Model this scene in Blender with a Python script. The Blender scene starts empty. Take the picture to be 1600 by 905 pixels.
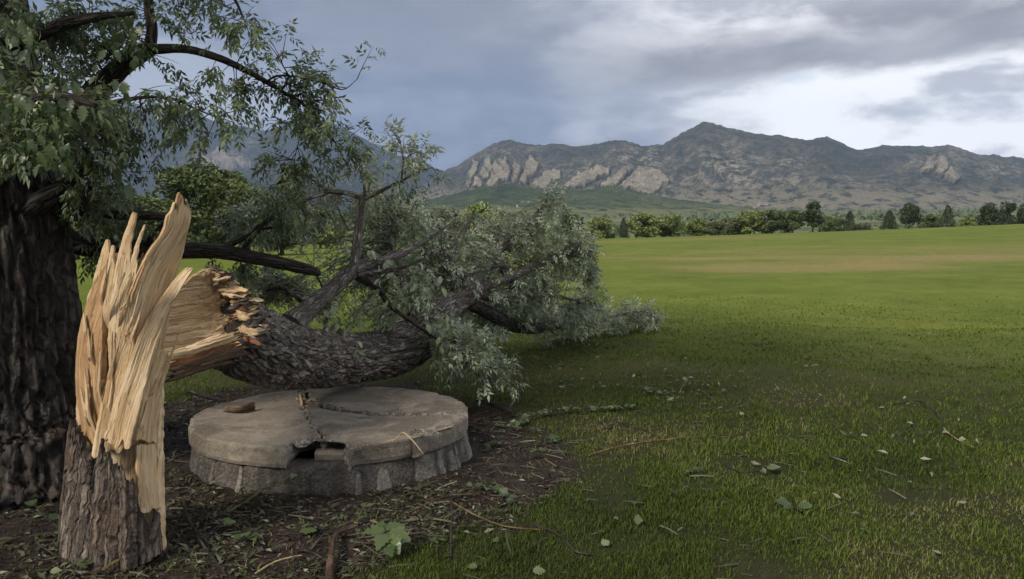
import bpy, math, random
import numpy as np
from mathutils import Vector, Matrix
from mathutils.geometry import delaunay_2d_cdt
random.seed(5)
rng = np.random.default_rng(11)
SC = bpy.context.scene
COL = SC.collection

# ------------------------------------------------------------------ camera
CAM_H, FPX, TAN_P = 1.6, 1250.0, 0.07
PITCH = math.atan(TAN_P)
cd = bpy.data.cameras.new("camera")
cd.sensor_width = 36.0
cd.lens = FPX / 1600.0 * 36.0
cd.clip_start, cd.clip_end = 0.05, 30000.0
cam = bpy.data.objects.new("camera", cd)
cam.location = (0, 0, CAM_H)
cam.rotation_euler = (math.pi / 2 - PITCH, 0, 0)
COL.objects.link(cam)
SC.camera = cam

# ------------------------------------------------------------------ exposure, world, sun
SC.view_settings.view_transform = 'Standard'
SC.view_settings.look = 'None'
SC.view_settings.gamma = 1.0
SC.view_settings.exposure = 0.62
SC.cycles.use_denoising = True
SC.cycles.max_bounces = 6
SC.cycles.diffuse_bounces = 3
SC.cycles.volume_bounces = 1
SC.cycles.transparent_max_bounces = 4
SUN_AZ, SUN_EL = math.radians(-139), math.radians(40)

class Nodes:
    """tiny node-graph writer"""
    def __init__(self, tree):
        self.t = tree
        self.t.nodes.clear()
    def n(self, kind, ins=None, **props):
        nd = self.t.nodes.new(kind)
        for k, v in props.items():
            setattr(nd, k, v)
        for k, v in (ins or {}).items():
            self.put(nd.inputs[k], v)
        return nd
    def put(self, sock, v):
        if hasattr(v, 'outputs'):
            v = v.outputs[0]
        if isinstance(v, bpy.types.NodeSocket):
            self.t.links.new(v, sock)
        else:
            if isinstance(v, tuple) and len(v) == 3 and sock.type == 'RGBA':
                v = (*v, 1.0)
            sock.default_value = v
    def math(self, op, a, b=0.0, c=None, clamp=False):
        nd = self.t.nodes.new('ShaderNodeMath')
        nd.operation = op
        nd.use_clamp = clamp
        self.put(nd.inputs[0], a)
        self.put(nd.inputs[1], b)
        if c is not None:
            self.put(nd.inputs[2], c)
        return nd.outputs[0]
    def smooth(self, x, lo, hi):
        nd = self.t.nodes.new('ShaderNodeMapRange')
        nd.interpolation_type = 'SMOOTHSTEP'
        self.put(nd.inputs['Value'], x)
        nd.inputs['From Min'].default_value = lo
        nd.inputs['From Max'].default_value = hi
        return nd.outputs[0]
    def mix(self, f, a, b, blend='MIX'):
        nd = self.t.nodes.new('ShaderNodeMix')
        nd.data_type = 'RGBA'
        nd.blend_type = blend
        self.put(nd.inputs[0], f)
        self.put(nd.inputs[6], a)
        self.put(nd.inputs[7], b)
        return nd.outputs[2]
    def noise(self, vec, scale, detail=4.0, rough=0.55, dist=0.0):
        nd = self.t.nodes.new('ShaderNodeTexNoise')
        if vec is not None:
            self.put(nd.inputs['Vector'], vec)
        nd.inputs['Scale'].default_value = scale
        nd.inputs['Detail'].default_value = detail
        nd.inputs['Roughness'].default_value = rough
        nd.inputs['Distortion'].default_value = dist
        return nd.outputs['Fac']
    def ramp(self, f, stops):
        nd = self.t.nodes.new('ShaderNodeValToRGB')
        e = nd.color_ramp.elements
        while len(e) < len(stops):
            e.new(0.5)
        for el, (p, c) in zip(e, stops):
            el.position = p
            el.color = (*c, 1.0)
        self.put(nd.inputs['Fac'], f)
        return nd.outputs['Color']
    def stretch(self, vec, s, rot=(0, 0, 0)):
        nd = self.t.nodes.new('ShaderNodeMapping')
        self.put(nd.inputs['Vector'], vec)
        nd.inputs['Scale'].default_value = s
        nd.inputs['Rotation'].default_value = rot
        return nd.outputs['Vector']

W = bpy.data.worlds.new("World")
SC.world = W
W.use_nodes = True
g = Nodes(W.node_tree)
sky = g.n('ShaderNodeTexSky', sky_type='NISHITA', sun_disc=False, sun_elevation=SUN_EL, sun_rotation=SUN_AZ)
tc = g.n('ShaderNodeTexCoord')
sx = g.n('ShaderNodeSeparateXYZ', {0: tc.outputs['Generated']})
X, Y, Z = sx.outputs[0], sx.outputs[1], sx.outputs[2]
hl = g.math('SQRT', g.math('ADD', g.math('MULTIPLY', X, X), g.math('MULTIPLY', Y, Y)))
hl = g.math('MAXIMUM', hl, 0.02)
side = g.math('DIVIDE', X, hl)                       # sine of the azimuth
elev = g.math('DIVIDE', Z, g.math('MAXIMUM', hl, 0.25))   # tangent of the elevation, tamed overhead
zz = g.math('ADD', g.math('MAXIMUM', Z, 0.0), 0.10)
layer = g.n('ShaderNodeCombineXYZ', {0: g.math('DIVIDE', X, zz), 1: g.math('DIVIDE', Y, zz), 2: 0.0})
flat = g.stretch(tc.outputs['Generated'], (1.0, 1.0, 2.9))
n_big = g.noise(flat, 2.3, 3.0, 0.5, 0.3)
n_mid = g.noise(flat, 5.2, 8.0, 0.55, 0.35)
n_fine = g.noise(g.stretch(tc.outputs['Generated'], (1.0, 1.0, 2.2), (0, 0.10, 0)), 12.0, 7.0, 0.58, 0.25)
n_lay = g.noise(layer, 1.1, 7.0, 0.55, 0.4)
swirl = g.math('ADD', g.math('MULTIPLY', g.math('SUBTRACT', n_big, 0.5), 0.9), g.math('MULTIPLY', g.math('SUBTRACT', n_mid, 0.5), 0.9))
puff = g.math('ADD', g.math('MULTIPLY', n_mid, 0.6), g.math('MULTIPLY', n_fine, 0.4))
# storm on the left gives way to bright broken cloud on the right
right = g.smooth(g.math('ADD', g.math('SUBTRACT', side, g.math('MULTIPLY', elev, 0.30)), g.math('MULTIPLY', swirl, 0.42)), -0.06, 0.20)
storm = g.mix(g.smooth(puff, 0.41, 0.60), (0.108, 0.142, 0.235), (0.210, 0.240, 0.330))
storm = g.mix(g.smooth(g.math('ADD', g.math('ADD', elev, g.math('MULTIPLY', side, 0.30)), g.math('MULTIPLY', swirl, 0.12)), 0.08, 0.30), storm, (0.205, 0.222, 0.285))
px_ = g.math('MULTIPLY', g.math('ADD', side, 0.40), 1 / 0.16)
py_ = g.math('MULTIPLY', g.math('SUBTRACT', elev, 0.165), 1 / 0.055)
patch = g.math('ADD', g.math('ADD', g.math('MULTIPLY', px_, px_), g.math('MULTIPLY', py_, py_)), g.math('MULTIPLY', g.math('SUBTRACT', puff, 0.5), 5.0))
patch = g.math('MULTIPLY', g.math('SUBTRACT', 1.0, g.smooth(patch, 0.0, 1.6)), g.smooth(Y, 0.0, 0.3))
storm = g.mix(g.math('MULTIPLY', patch, 0.8), storm, (0.37, 0.40, 0.48))
grey = g.mix(g.smooth(puff, 0.42, 0.60), (0.46, 0.465, 0.51), (0.70, 0.71, 0.75))
clear = g.math('MULTIPLY', g.smooth(side, 0.16, 0.40), g.math('SUBTRACT', 1.0, g.smooth(elev, 0.16, 0.30)))
bright = g.mix(g.smooth(g.math('ADD', g.math('ADD', g.math('MULTIPLY', puff, 0.7), g.math('MULTIPLY', n_lay, 0.3)), g.math('MULTIPLY', clear, 0.045)), 0.445, 0.555), grey, (1.0, 1.0, 1.01))
lilac = g.smooth(g.math('ADD', side, g.math('MULTIPLY', swirl, 0.20)), 0.10, 0.36)
bright = g.mix(lilac, g.mix(0.62, bright, (0.30, 0.31, 0.385)), bright)
cloud = g.mix(right, storm, bright)
# the long grey shelf of cloud above the bright gap
e0 = g.math('SUBTRACT', elev, g.math('ADD', 0.172, g.math('MULTIPLY', side, 0.04)))
e0 = g.math('ADD', e0, g.math('MULTIPLY', g.math('SUBTRACT', puff, 0.5), 0.10))
shelf = g.math('MULTIPLY', g.smooth(e0, -0.012, 0.010), g.math('SUBTRACT', 1.0, g.smooth(e0, 0.030, 0.090)))
shelf = g.math('MULTIPLY', shelf, g.smooth(g.math('ADD', side, g.math('MULTIPLY', swirl, 0.2)), 0.05, 0.20))
shelfc = g.mix(g.smooth(puff, 0.42, 0.62), (0.215, 0.21, 0.24), (0.33, 0.325, 0.355))
cloud = g.mix(g.math('MULTIPLY', shelf, 0.95), cloud, shelfc)
# a small hole of blue
hx = g.math('MULTIPLY', g.math('SUBTRACT', side, 0.325), 1 / 0.032)
hy = g.math('MULTIPLY', g.math('SUBTRACT', elev, 0.178), 1 / 0.009)
hr = g.math('ADD', g.math('MULTIPLY', hx, hx), g.math('MULTIPLY', hy, hy))
hole = g.math('SUBTRACT', 1.0, g.smooth(g.math('ADD', hr, g.math('MULTIPLY', g.math('SUBTRACT', puff, 0.47), 14.0)), -0.4, 1.1))
hole = g.math('MULTIPLY', hole, g.smooth(Y, 0.0, 0.2))
bg_sky = g.n('ShaderNodeBackground', {'Color': sky, 'Strength': 0.10})
bg_cloud = g.n('ShaderNodeBackground', {'Color': cloud, 'Strength': 0.84})
cover = g.math('SUBTRACT', 1.0, g.math('MULTIPLY', hole, 0.55))
mixb = g.n('ShaderNodeMixShader', {0: cover, 1: bg_sky.outputs[0], 2: bg_cloud.outputs[0]})
g.n('ShaderNodeOutputWorld', {0: mixb.outputs[0]})

sd = bpy.data.lights.new("sun", 'SUN')
sd.energy = 2.9
sd.angle = math.radians(18)
sd.color = (1.0, 0.93, 0.82)
sun = bpy.data.objects.new("sun", sd)
sun_v = Vector((math.sin(SUN_AZ) * math.cos(SUN_EL), math.cos(SUN_AZ) * math.cos(SUN_EL), math.sin(SUN_EL)))
sun.rotation_euler = sun_v.to_track_quat('Z', 'Y').to_euler()
sun.location = sun_v * 50
COL.objects.link(sun)

# ------------------------------------------------------------------ helpers: survey of the photograph
def ray(px, py):
    xr, yr = (px - 800.0) / FPX, (452.5 - py) / FPX
    c, s = math.cos(PITCH), math.sin(PITCH)
    return np.array([xr, c + yr * s, -s + yr * c])
def at(px, py, d):
    r = ray(px, py)
    return r * (d / r[1]) + np.array([0, 0, CAM_H])
def on_plane(px, py, z=0.0):
    r = ray(px, py)
    return r * ((z - CAM_H) / r[2]) + np.array([0, 0, CAM_H])
def project(V):
    c, s = math.cos(PITCH), math.sin(PITCH)
    y, z = V[:, 1], V[:, 2] - CAM_H
    dep = np.maximum(y * c - z * s, 1e-3)
    return 800 + FPX * V[:, 0] / dep, 452.5 - FPX * (y * s + z * c) / dep

# ------------------------------------------------------------------ helpers: noise
def _h(ix, iy, iz, seed):
    h = (ix.astype(np.int64) * 374761393 + iy.astype(np.int64) * 668265263 + iz.astype(np.int64) * 2147483647 + seed * 1274126177) & 0xFFFFFFFF
    h = ((h ^ (h >> 13)) * 1274126177) & 0xFFFFFFFF
    h = ((h ^ (h >> 16)) * 2246822519) & 0xFFFFFFFF
    return ((h ^ (h >> 15)) & 0xFFFFFF) / float(0xFFFFFF)
def vnoise(x, y, z=None, seed=0):
    x = np.asarray(x, float); y = np.asarray(y, float)
    z = np.zeros_like(x) if z is None else np.asarray(z, float)
    x, y, z = np.broadcast_arrays(x, y, z)
    ix, iy, iz = np.floor(x), np.floor(y), np.floor(z)
    fx, fy, fz = x - ix, y - iy, z - iz
    fx, fy, fz = (f * f * (3 - 2 * f) for f in (fx, fy, fz))
    r = 0
    for dx in (0, 1):
        for dy in (0, 1):
            for dz in (0, 1):
                w = (fx if dx else 1 - fx) * (fy if dy else 1 - fy) * (fz if dz else 1 - fz)
                r = r + w * _h(ix + dx, iy + dy, iz + dz, seed)
    return r
def fbm(x, y, z=None, oct=4, seed=0, gain=0.5):
    a, s, t = 1.0, 0.0, 0.0
    for k in range(oct):
        f = 2.03 ** k
        s = s + a * vnoise(np.asarray(x) * f, np.asarray(y) * f, None if z is None else np.asarray(z) * f, seed + k * 17)
        t += a
        a *= gain
    return s / t
def ridged(x, y, z=None, oct=4, seed=0, gain=0.5):
    a, s, t = 1.0, 0.0, 0.0
    for k in range(oct):
        f = 2.03 ** k
        n = vnoise(np.asarray(x) * f, np.asarray(y) * f, None if z is None else np.asarray(z) * f, seed + k * 31)
        s = s + a * (1 - np.abs(2 * n - 1))
        t += a
        a *= gain
    return s / t
def sstep(x, a, b):
    t = np.clip((np.asarray(x, float) - a) / (b - a), 0, 1)
    return t * t * (3 - 2 * t)
def unit(v):
    v = np.asarray(v, float)
    return v / np.maximum(np.linalg.norm(v, axis=-1, keepdims=True), 1e-9)

# ------------------------------------------------------------------ helpers: objects
ORIGIN = {}
def thing(name, label, cat, loc, group=None):
    o = bpy.data.objects.new(name, None)
    o.empty_display_size = 0.2
    o.location = loc
    COL.objects.link(o)
    o['label'] = label
    o['category'] = cat
    if group:
        o['group'] = group
    ORIGIN[o.name] = np.array(loc, float)
    return o
def tag(o, label, cat, group=None):
    o['label'] = label
    o['category'] = cat
    if group:
        o['group'] = group
    return o
def mesh_data(name, V, quads=None, tris=None, mat=None, smooth=True, uv=None, attrs=None):
    V = np.asarray(V, np.float32)
    me = bpy.data.meshes.new(name)
    me.vertices.add(len(V))
    me.vertices.foreach_set('co', V.ravel())
    loops, tot = [], []
    if quads is not None and len(quads):
        q = np.asarray(quads, np.int32)
        loops.append(q.ravel()); tot.append(np.full(len(q), 4, np.int32))
    if tris is not None and len(tris):
        t = np.asarray(tris, np.int32)
        loops.append(t.ravel()); tot.append(np.full(len(t), 3, np.int32))
    loops = np.concatenate(loops); tot = np.concatenate(tot)
    me.loops.add(len(loops))
    me.loops.foreach_set('vertex_index', loops)
    me.polygons.add(len(tot))
    st = np.concatenate([[0], np.cumsum(tot)[:-1]]).astype(np.int32)
    me.polygons.foreach_set('loop_start', st)
    me.polygons.foreach_set('loop_total', tot)
    me.polygons.foreach_set('use_smooth', np.full(len(tot), bool(smooth)))
    if uv is not None:
        l = me.uv_layers.new(name="grain")
        l.data.foreach_set('uv', np.asarray(uv, np.float32)[loops].ravel())
    for k, a in (attrs or {}).items():
        at_ = me.attributes.new(k, 'FLOAT', 'POINT')
        at_.data.foreach_set('value', np.asarray(a, np.float32))
    if mat:
        me.materials.append(mat)
    me.update(calc_edges=True)
    me.validate()
    return me
def mk(name, V, quads=None, tris=None, mat=None, parent=None, smooth=True, uv=None, attrs=None, kind=None, origin=None):
    """one mesh object; V in world coordinates, stored about its own origin or its parent's"""
    V = np.asarray(V, float)
    base = ORIGIN[parent.name] if parent is not None else (np.zeros(3) if origin is None else np.asarray(origin, float))
    o = bpy.data.objects.new(name, mesh_data(name, V - base, quads, tris, mat, smooth, uv, attrs))
    COL.objects.link(o)
    if parent is not None:
        o.parent = parent
    else:
        o.location = base
    ORIGIN[o.name] = base
    if kind:
        o['kind'] = kind
    return o
class Bag:
    """collects geometry that becomes ONE mesh"""
    def __init__(self):
        self.V, self.Q, self.T, self.A, self.U, self.n = [], [], [], [], [], 0
    def add(self, V, quads=None, tris=None, tint=0.5, uv=None):
        V = np.asarray(V, float)
        self.V.append(V)
        if quads is not None and len(quads):
            self.Q.append(np.asarray(quads) + self.n)
        if tris is not None and len(tris):
            self.T.append(np.asarray(tris) + self.n)
        self.A.append(np.broadcast_to(np.asarray(tint, float), (len(V),)))
        self.U.append(np.zeros((len(V), 2)) if uv is None else np.asarray(uv, float))
        self.n += len(V)
    def build(self, name, mat, parent=None, smooth=True, kind=None, origin=None):
        return mk(name, np.concatenate(self.V), np.concatenate(self.Q) if self.Q else None, np.concatenate(self.T) if self.T else None,
                  mat, parent, smooth, np.concatenate(self.U), {'tint': np.concatenate(self.A)}, kind, origin)
def grid_quads(nr, nc, closed=False):
    r, c = np.meshgrid(np.arange(nr - 1), np.arange(nc if closed else nc - 1), indexing='ij')
    c2 = (c + 1) % nc
    a = r * nc + c
    return np.stack([a, r * nc + c2, (r + 1) * nc + c2, (r + 1) * nc + c], -1).reshape(-1, 4)
def curve(pts, n):
    """Catmull-Rom through pts (any columns), n samples evenly spaced in length"""
    P = np.asarray(pts, float)
    if len(P) == 2:
        t = np.linspace(0, 1, n)[:, None]
        return P[0] * (1 - t) + P[1] * t
    P = np.vstack([2 * P[0] - P[1], P, 2 * P[-1] - P[-2]])
    out = []
    for i in range(1, len(P) - 2):
        t = np.linspace(0, 1, 24, endpoint=False)[:, None]
        a, b, c, d = P[i - 1], P[i], P[i + 1], P[i + 2]
        out.append(0.5 * (2 * b + (c - a) * t + (2 * a - 5 * b + 4 * c - d) * t ** 2 + (3 * b - a - 3 * c + d) * t ** 3))
    out.append(P[-2][None])
    Q = np.vstack(out)
    L = np.concatenate([[0], np.cumsum(np.linalg.norm(np.diff(Q[:, :3], axis=0), axis=1))])
    s = np.linspace(0, L[-1], n)
    return np.stack([np.interp(s, L, Q[:, k]) for k in range(Q.shape[1])], -1)
def frames(P):
    T = unit(np.gradient(P, axis=0))
    N = np.zeros_like(P)
    ref = np.array([0, 0, 1.0]) if abs(T[0][2]) < 0.9 else np.array([1.0, 0, 0])
    N[0] = unit(np.cross(T[0], ref))
    for i in range(1, len(P)):
        v = N[i - 1] - T[i] * np.dot(N[i - 1], T[i])
        N[i] = unit(v)
    return T, N, np.cross(T, N)
def sweep(pts, nseg=8, nrow=20, disp=None, cap=True, seam=0.0):
    """tube through pts (x, y, z, radius); disp(theta, s, r, P) multiplies the radius"""
    Q = curve(pts, nrow)
    P, R = Q[:, :3], Q[:, 3]
    T, N, B = frames(P)
    th = np.linspace(0, 2 * math.pi, nseg) + seam
    s = np.concatenate([[0], np.cumsum(np.linalg.norm(np.diff(P, axis=0), axis=1))])
    TH, S = np.meshgrid(th, s)
    RR = np.repeat(R[:, None], nseg, 1)
    if disp is not None:
        RR = RR * (1 + disp(TH, S, RR, P))
    V = P[:, None] + RR[..., None] * (np.cos(TH)[..., None] * N[:, None] + np.sin(TH)[..., None] * B[:, None])
    uv = np.stack([TH * R.mean(), S], -1).reshape(-1, 2)
    V = V.reshape(-1, 3)
    quads = grid_quads(nrow, nseg)
    tris = None
    if cap:
        V = np.vstack([V, P[0], P[-1]])
        uv = np.vstack([uv, [0, 0], [0, s[-1]]])
        k = np.arange(nseg); k2 = (k + 1) % nseg
        e = (nrow - 1) * nseg
        tris = np.vstack([np.stack([k2, k, np.full(nseg, nrow * nseg)], -1), np.stack([e + k, e + k2, np.full(nseg, nrow * nseg + 1)], -1)])
    return V, quads, tris, uv
def bark_disp(scale=0.04, amp=0.10, seed=3, length=5.0, fine=0.03):
    def f(TH, S, R, P):
        x, y = np.cos(TH) * R / scale, np.sin(TH) * R / scale
        z = S / (scale * length)
        w = fbm(x * 0.5, y * 0.5, z * 0.8, 2, seed + 9) * 1.6
        n = vnoise(x + w, y - w, z, seed)
        n2 = vnoise(x * 2.1 + 7, y * 2.1, z * 2.3 + w, seed + 5)
        plate = sstep(np.abs(2 * n - 1), 0.03, 0.32) * 0.75 + sstep(np.abs(2 * n2 - 1), 0.03, 0.4) * 0.35
        return amp * (plate - 0.6) + fine * (fbm(x * 3, y * 3, z * 6, 3, seed + 2) - 0.5)
    return f

# ------------------------------------------------------------------ materials
MATS = {}
def material(name):
    m = bpy.data.materials.new(name)
    m.use_nodes = True
    MATS[name] = m
    return m, Nodes(m.node_tree)
def finish(g, color, rough=0.8, bump=None, bump_d=0.01, bump_s=0.6, spec=0.3, extra=None):
    b = g.n('ShaderNodeBsdfPrincipled', {'Base Color': color, 'Roughness': rough, 'Specular IOR Level': spec})
    if bump is not None:
        bp = g.n('ShaderNodeBump', {'Height': bump, 'Distance': bump_d, 'Strength': bump_s})
        g.put(b.inputs['Normal'], bp.outputs[0])
    out = b.outputs[0]
    g.n('ShaderNodeOutputMaterial', {0: out})
    return b
def attr(g, name):
    return g.n('ShaderNodeAttribute', attribute_name=name).outputs['Fac']

def bark_material(name, dark, mid, light, moss=None, plate=(26, 7), furrow=0.55):
    m, g = material(name)
    oc = g.n('ShaderNodeTexCoord').outputs['Object']
    uv = g.n('ShaderNodeUVMap', uv_map='grain').outputs[0]
    wob = g.n('ShaderNodeTexNoise', {'Vector': uv, 'Scale': 9.0, 'Detail': 3.0}).outputs['Color']
    wob = g.n('ShaderNodeVectorMath', {0: g.n('ShaderNodeVectorMath', {0: wob, 1: (0.5, 0.5, 0.5)}, operation='SUBTRACT').outputs[0], 1: (0.05, 0.10, 0.0)}, operation='MULTIPLY').outputs[0]
    w = g.n('ShaderNodeVectorMath', {0: uv, 1: wob}, operation='ADD').outputs[0]
    vo = g.n('ShaderNodeTexVoronoi', {'Vector': g.stretch(w, (plate[0], plate[1], 1)), 'Scale': 1.0}, feature='DISTANCE_TO_EDGE').outputs['Distance']
    cell = g.n('ShaderNodeTexVoronoi', {'Vector': g.stretch(w, (plate[0], plate[1], 1)), 'Scale': 1.0})
    fur = g.smooth(vo, 0.0, 0.22)
    n1 = g.noise(g.stretch(uv, (70, 14, 1)), 1.0, 6, 0.68, 0.3)
    n2 = g.noise(oc, 4, 4, 0.6)
    n3 = g.noise(oc, 120, 4, 0.7)
    tone = g.math('ADD', g.math('ADD', g.math('MULTIPLY', n1, 0.45), g.math('MULTIPLY', n3, 0.35)), g.math('MULTIPLY', g.n('ShaderNodeSeparateColor', {0: cell.outputs['Color']}).outputs[0], 0.20))
    c = g.ramp(tone, [(0.30, dark), (0.48, mid), (0.66, light)])
    c = g.mix(g.math('MULTIPLY', g.smooth(n2, 0.5, 0.72), 0.6), c, moss or mid)
    c = g.mix(g.math('MULTIPLY', g.math('SUBTRACT', 1.0, fur), furrow), c, dark)
    h = g.math('ADD', g.math('MULTIPLY', fur, 0.9), g.math('ADD', g.math('MULTIPLY', n1, 0.8), g.math('MULTIPLY', n3, 0.35)))
    finish(g, c, 0.72, h, 0.022, 1.0, 0.35)
    return m
M_BARK_DARK = bark_material('dark furrowed bark', (0.009, 0.008, 0.007), (0.040, 0.031, 0.025), (0.135, 0.112, 0.094), (0.085, 0.042, 0.022), (30, 6.0), 0.75)
M_BARK_GREY = bark_material('grey brown bark', (0.036, 0.030, 0.025), (0.165, 0.142, 0.120), (0.42, 0.375, 0.33), (0.13, 0.085, 0.06), (50, 10))
M_BARK_LOG = bark_material('log bark', (0.028, 0.023, 0.019), (0.155, 0.130, 0.108), (0.43, 0.385, 0.34), (0.15, 0.085, 0.055), (30, 9))
M_BARK_STUMP = bark_material('stump bark', (0.032, 0.024, 0.018), (0.145, 0.112, 0.086), (0.37, 0.305, 0.245), (0.20, 0.115, 0.068), (30, 6))

def wood_material(name, a, b, c, crack_tone=(0.10, 0.06, 0.035), crack_amt=0.5):
    m, g = material(name)
    uv = g.n('ShaderNodeUVMap', uv_map='grain').outputs[0]
    warp = g.noise(g.stretch(uv, (6, 3, 1)), 1.0, 3, 0.5)
    uvw = g.n('ShaderNodeVectorMath', {0: uv, 1: g.n('ShaderNodeCombineXYZ', {0: g.math('MULTIPLY', g.math('SUBTRACT', warp, 0.5), 0.018), 1: 0.0, 2: 0.0}).outputs[0]}, operation='ADD').outputs[0]
    fib = g.noise(g.stretch(uvw, (240, 6, 1)), 1.0, 7, 0.72)
    stain = g.noise(g.stretch(uvw, (9, 1.6, 1)), 1.0, 3, 0.5)
    broad = g.noise(g.stretch(uvw, (22, 2.2, 1)), 1.0, 4, 0.6)
    crack = g.noise(g.stretch(uvw, (55, 2.6, 1)), 1.0, 3, 0.5, 0.6)
    col = g.ramp(g.math('ADD', g.math('MULTIPLY', fib, 0.45), g.math('MULTIPLY', broad, 0.55)), [(0.34, a), (0.5, b), (0.64, c)])
    col = g.mix(g.math('MULTIPLY', g.smooth(stain, 0.56, 0.72), 0.40), col, a)
    ck = g.math('SUBTRACT', 1.0, g.smooth(g.math('ABSOLUTE', g.math('SUBTRACT', crack, 0.5)), 0.0, 0.018))
    col = g.mix(g.math('MULTIPLY', ck, g.math('MULTIPLY', g.smooth(broad, 0.36, 0.55), crack_amt)), col, crack_tone)  # darker colour along the thin cracks
    h = g.math('SUBTRACT', g.math('ADD', g.math('MULTIPLY', fib, 0.7), g.math('MULTIPLY', broad, 0.8)), g.math('MULTIPLY', ck, 0.35))
    finish(g, col, 0.7, h, 0.014, 1.0, 0.25)
    return m
M_WOOD = wood_material('fresh split wood', (0.46, 0.275, 0.13), (0.70, 0.495, 0.28), (0.86, 0.69, 0.47))
M_WOOD_ORANGE = wood_material('orange split wood', (0.34, 0.175, 0.075), (0.53, 0.32, 0.155), (0.70, 0.48, 0.26))
M_WOOD_RED = wood_material('red brown torn wood', (0.09, 0.035, 0.018), (0.26, 0.115, 0.055), (0.50, 0.29, 0.15), (0.03, 0.016, 0.01), 0.8)

M_WOOD_DULL = wood_material('dull brown wood', (0.06, 0.036, 0.022), (0.125, 0.080, 0.050), (0.23, 0.155, 0.10), (0.03, 0.016, 0.01), 0.8)

def leaf_material(name, stops, under, under_amt=0.9, rough=0.4, transl=0.25, spec=0.6):
    m, g = material(name)
    t = attr(g, 'tint')
    oc = g.n('ShaderNodeTexCoord').outputs['Object']
    nz = g.noise(oc, 60, 2, 0.5)
    c = g.ramp(g.math('ADD', t, g.math('MULTIPLY', g.math('SUBTRACT', nz, 0.5), 0.25)), stops)
    bf = g.n('ShaderNodeNewGeometry').outputs['Backfacing']
    c = g.mix(g.math('MULTIPLY', bf, under_amt), c, under)
    b = g.n('ShaderNodeBsdfPrincipled', {'Base Color': c, 'Roughness': rough, 'Specular IOR Level': spec})
    tr = g.n('ShaderNodeBsdfTranslucent', {'Color': c})
    mx = g.n('ShaderNodeMixShader', {0: transl, 1: b.outputs[0], 2: tr.outputs[0]})
    g.n('ShaderNodeOutputMaterial', {0: mx.outputs[0]})
    return m
M_LEAF = leaf_material('green leaves', [(0.0, (0.028, 0.050, 0.016)), (0.42, (0.078, 0.118, 0.034)), (0.75, (0.155, 0.205, 0.062)), (1.0, (0.26, 0.30, 0.10))], (0.19, 0.23, 0.145))
M_LEAF_FALLEN = leaf_material('wilting leaves', [(0.0, (0.028, 0.044, 0.016)), (0.35, (0.115, 0.160, 0.062)), (0.62, (0.25, 0.30, 0.145)), (1.0, (0.48, 0.52, 0.36))], (0.46, 0.50, 0.375), 0.95, 0.36, 0.2, 0.7)  # wide tone range also paints in leaf highlights and dark depth
M_LEAF_BIG = leaf_material('large leaves', [(0.0, (0.028, 0.050, 0.016)), (0.5, (0.058, 0.088, 0.030)), (0.85, (0.110, 0.145, 0.055)), (1.0, (0.24, 0.255, 0.15))], (0.13, 0.155, 0.095), 0.8)
M_LITTER = leaf_material('leaf litter', [(0.0, (0.016, 0.012, 0.009)), (0.35, (0.050, 0.034, 0.022)), (0.6, (0.05, 0.065, 0.026)), (0.85, (0.12, 0.115, 0.07)), (1.0, (0.30, 0.29, 0.22))], (0.14, 0.14, 0.10), 0.3, 0.6, 0.1, 0.3)
M_GRASS = leaf_material('lawn grass', [(0.0, (0.034, 0.050, 0.012)), (0.35, (0.074, 0.113, 0.014)), (0.6, (0.110, 0.158, 0.020)), (0.8, (0.175, 0.168, 0.055)), (1.0, (0.32, 0.27, 0.14))], (0.08, 0.10, 0.03), 0.2, 0.65, 0.3, 0.12)

# ------------------------------------------------------------------ the ground
def _edge_py(px):
    return np.interp(px, [-400, 300, 600, 950, 1100, 1270, 1430, 1600, 2200], [394, 388, 380, 373.5, 368.5, 363, 357.5, 352, 343])
def ground_z(x, y, fine=True):
    x = np.asarray(x, float); y = np.asarray(y, float)
    r = np.hypot(x, y)
    front = sstep(y / np.maximum(r, 1e-6), 0.1, 0.5)
    px = 800 + FPX * x / np.maximum(y, 0.2 * r + 1e-6)
    px = np.clip(px, -400, 2200)
    zc = CAM_H + 165.0 * (365 - _edge_py(px)) / FPX
    z = zc * sstep(r, 14, 175) * front
    fall = sstep(r, 172, 290)
    z = z * (1 - fall) + fall * (-4.0)
    z = z + front * 66.0 * np.clip((r - 280) / 2000.0, 0, 1) ** 1.15
    if fine:
        z = z + 0.35 * (fbm(x / 26, y / 26, None, 2, 41) - 0.5) * sstep(r, 11, 30) * (1 - sstep(r, 60, 160))
        z = z + 0.05 * (fbm(x / 1.6, y / 1.6, None, 3, 42) - 0.5) * (1 - sstep(r, 30, 80))
        z = z - 0.10 * np.exp(-(((x - 7.0) / 1.6) ** 2 + ((y - 14.0 + 0.15 * (x - 7)) / 0.35) ** 2))
    return z
SOIL_PX = [(-500, 640), (0, 640), (290, 628), (420, 596), (640, 600), (735, 628), (800, 652), (850, 680), (893, 725), (880, 775), (830, 805), (740, 822), (700, 842), (640, 872), (560, 905), (470, 1000), (-500, 1200)]
SOIL = np.array([on_plane(px, py, 0)[:2] for px, py in SOIL_PX])
def poly_sd(x, y, poly):
    """signed distance to a polygon, negative inside"""
    x = np.asarray(x, float); y = np.asarray(y, float)
    d = np.full(x.shape, 1e9)
    ins = np.zeros(x.shape, bool)
    n = len(poly)
    for i in range(n):
        ax, ay = poly[i]; bx, by = poly[(i + 1) % n]
        ex, ey = bx - ax, by - ay
        t = np.clip(((x - ax) * ex + (y - ay) * ey) / (ex * ex + ey * ey + 1e-12), 0, 1)
        d = np.minimum(d, np.hypot(x - ax - t * ex, y - ay - t * ey))
        c = (ay > y) != (by > y)
        xi = ax + (y - ay) / np.where(abs(by - ay) < 1e-12, 1e-12, by - ay) * ex
        ins ^= c & (x < xi)
    return np.where(ins, -d, d)
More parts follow.
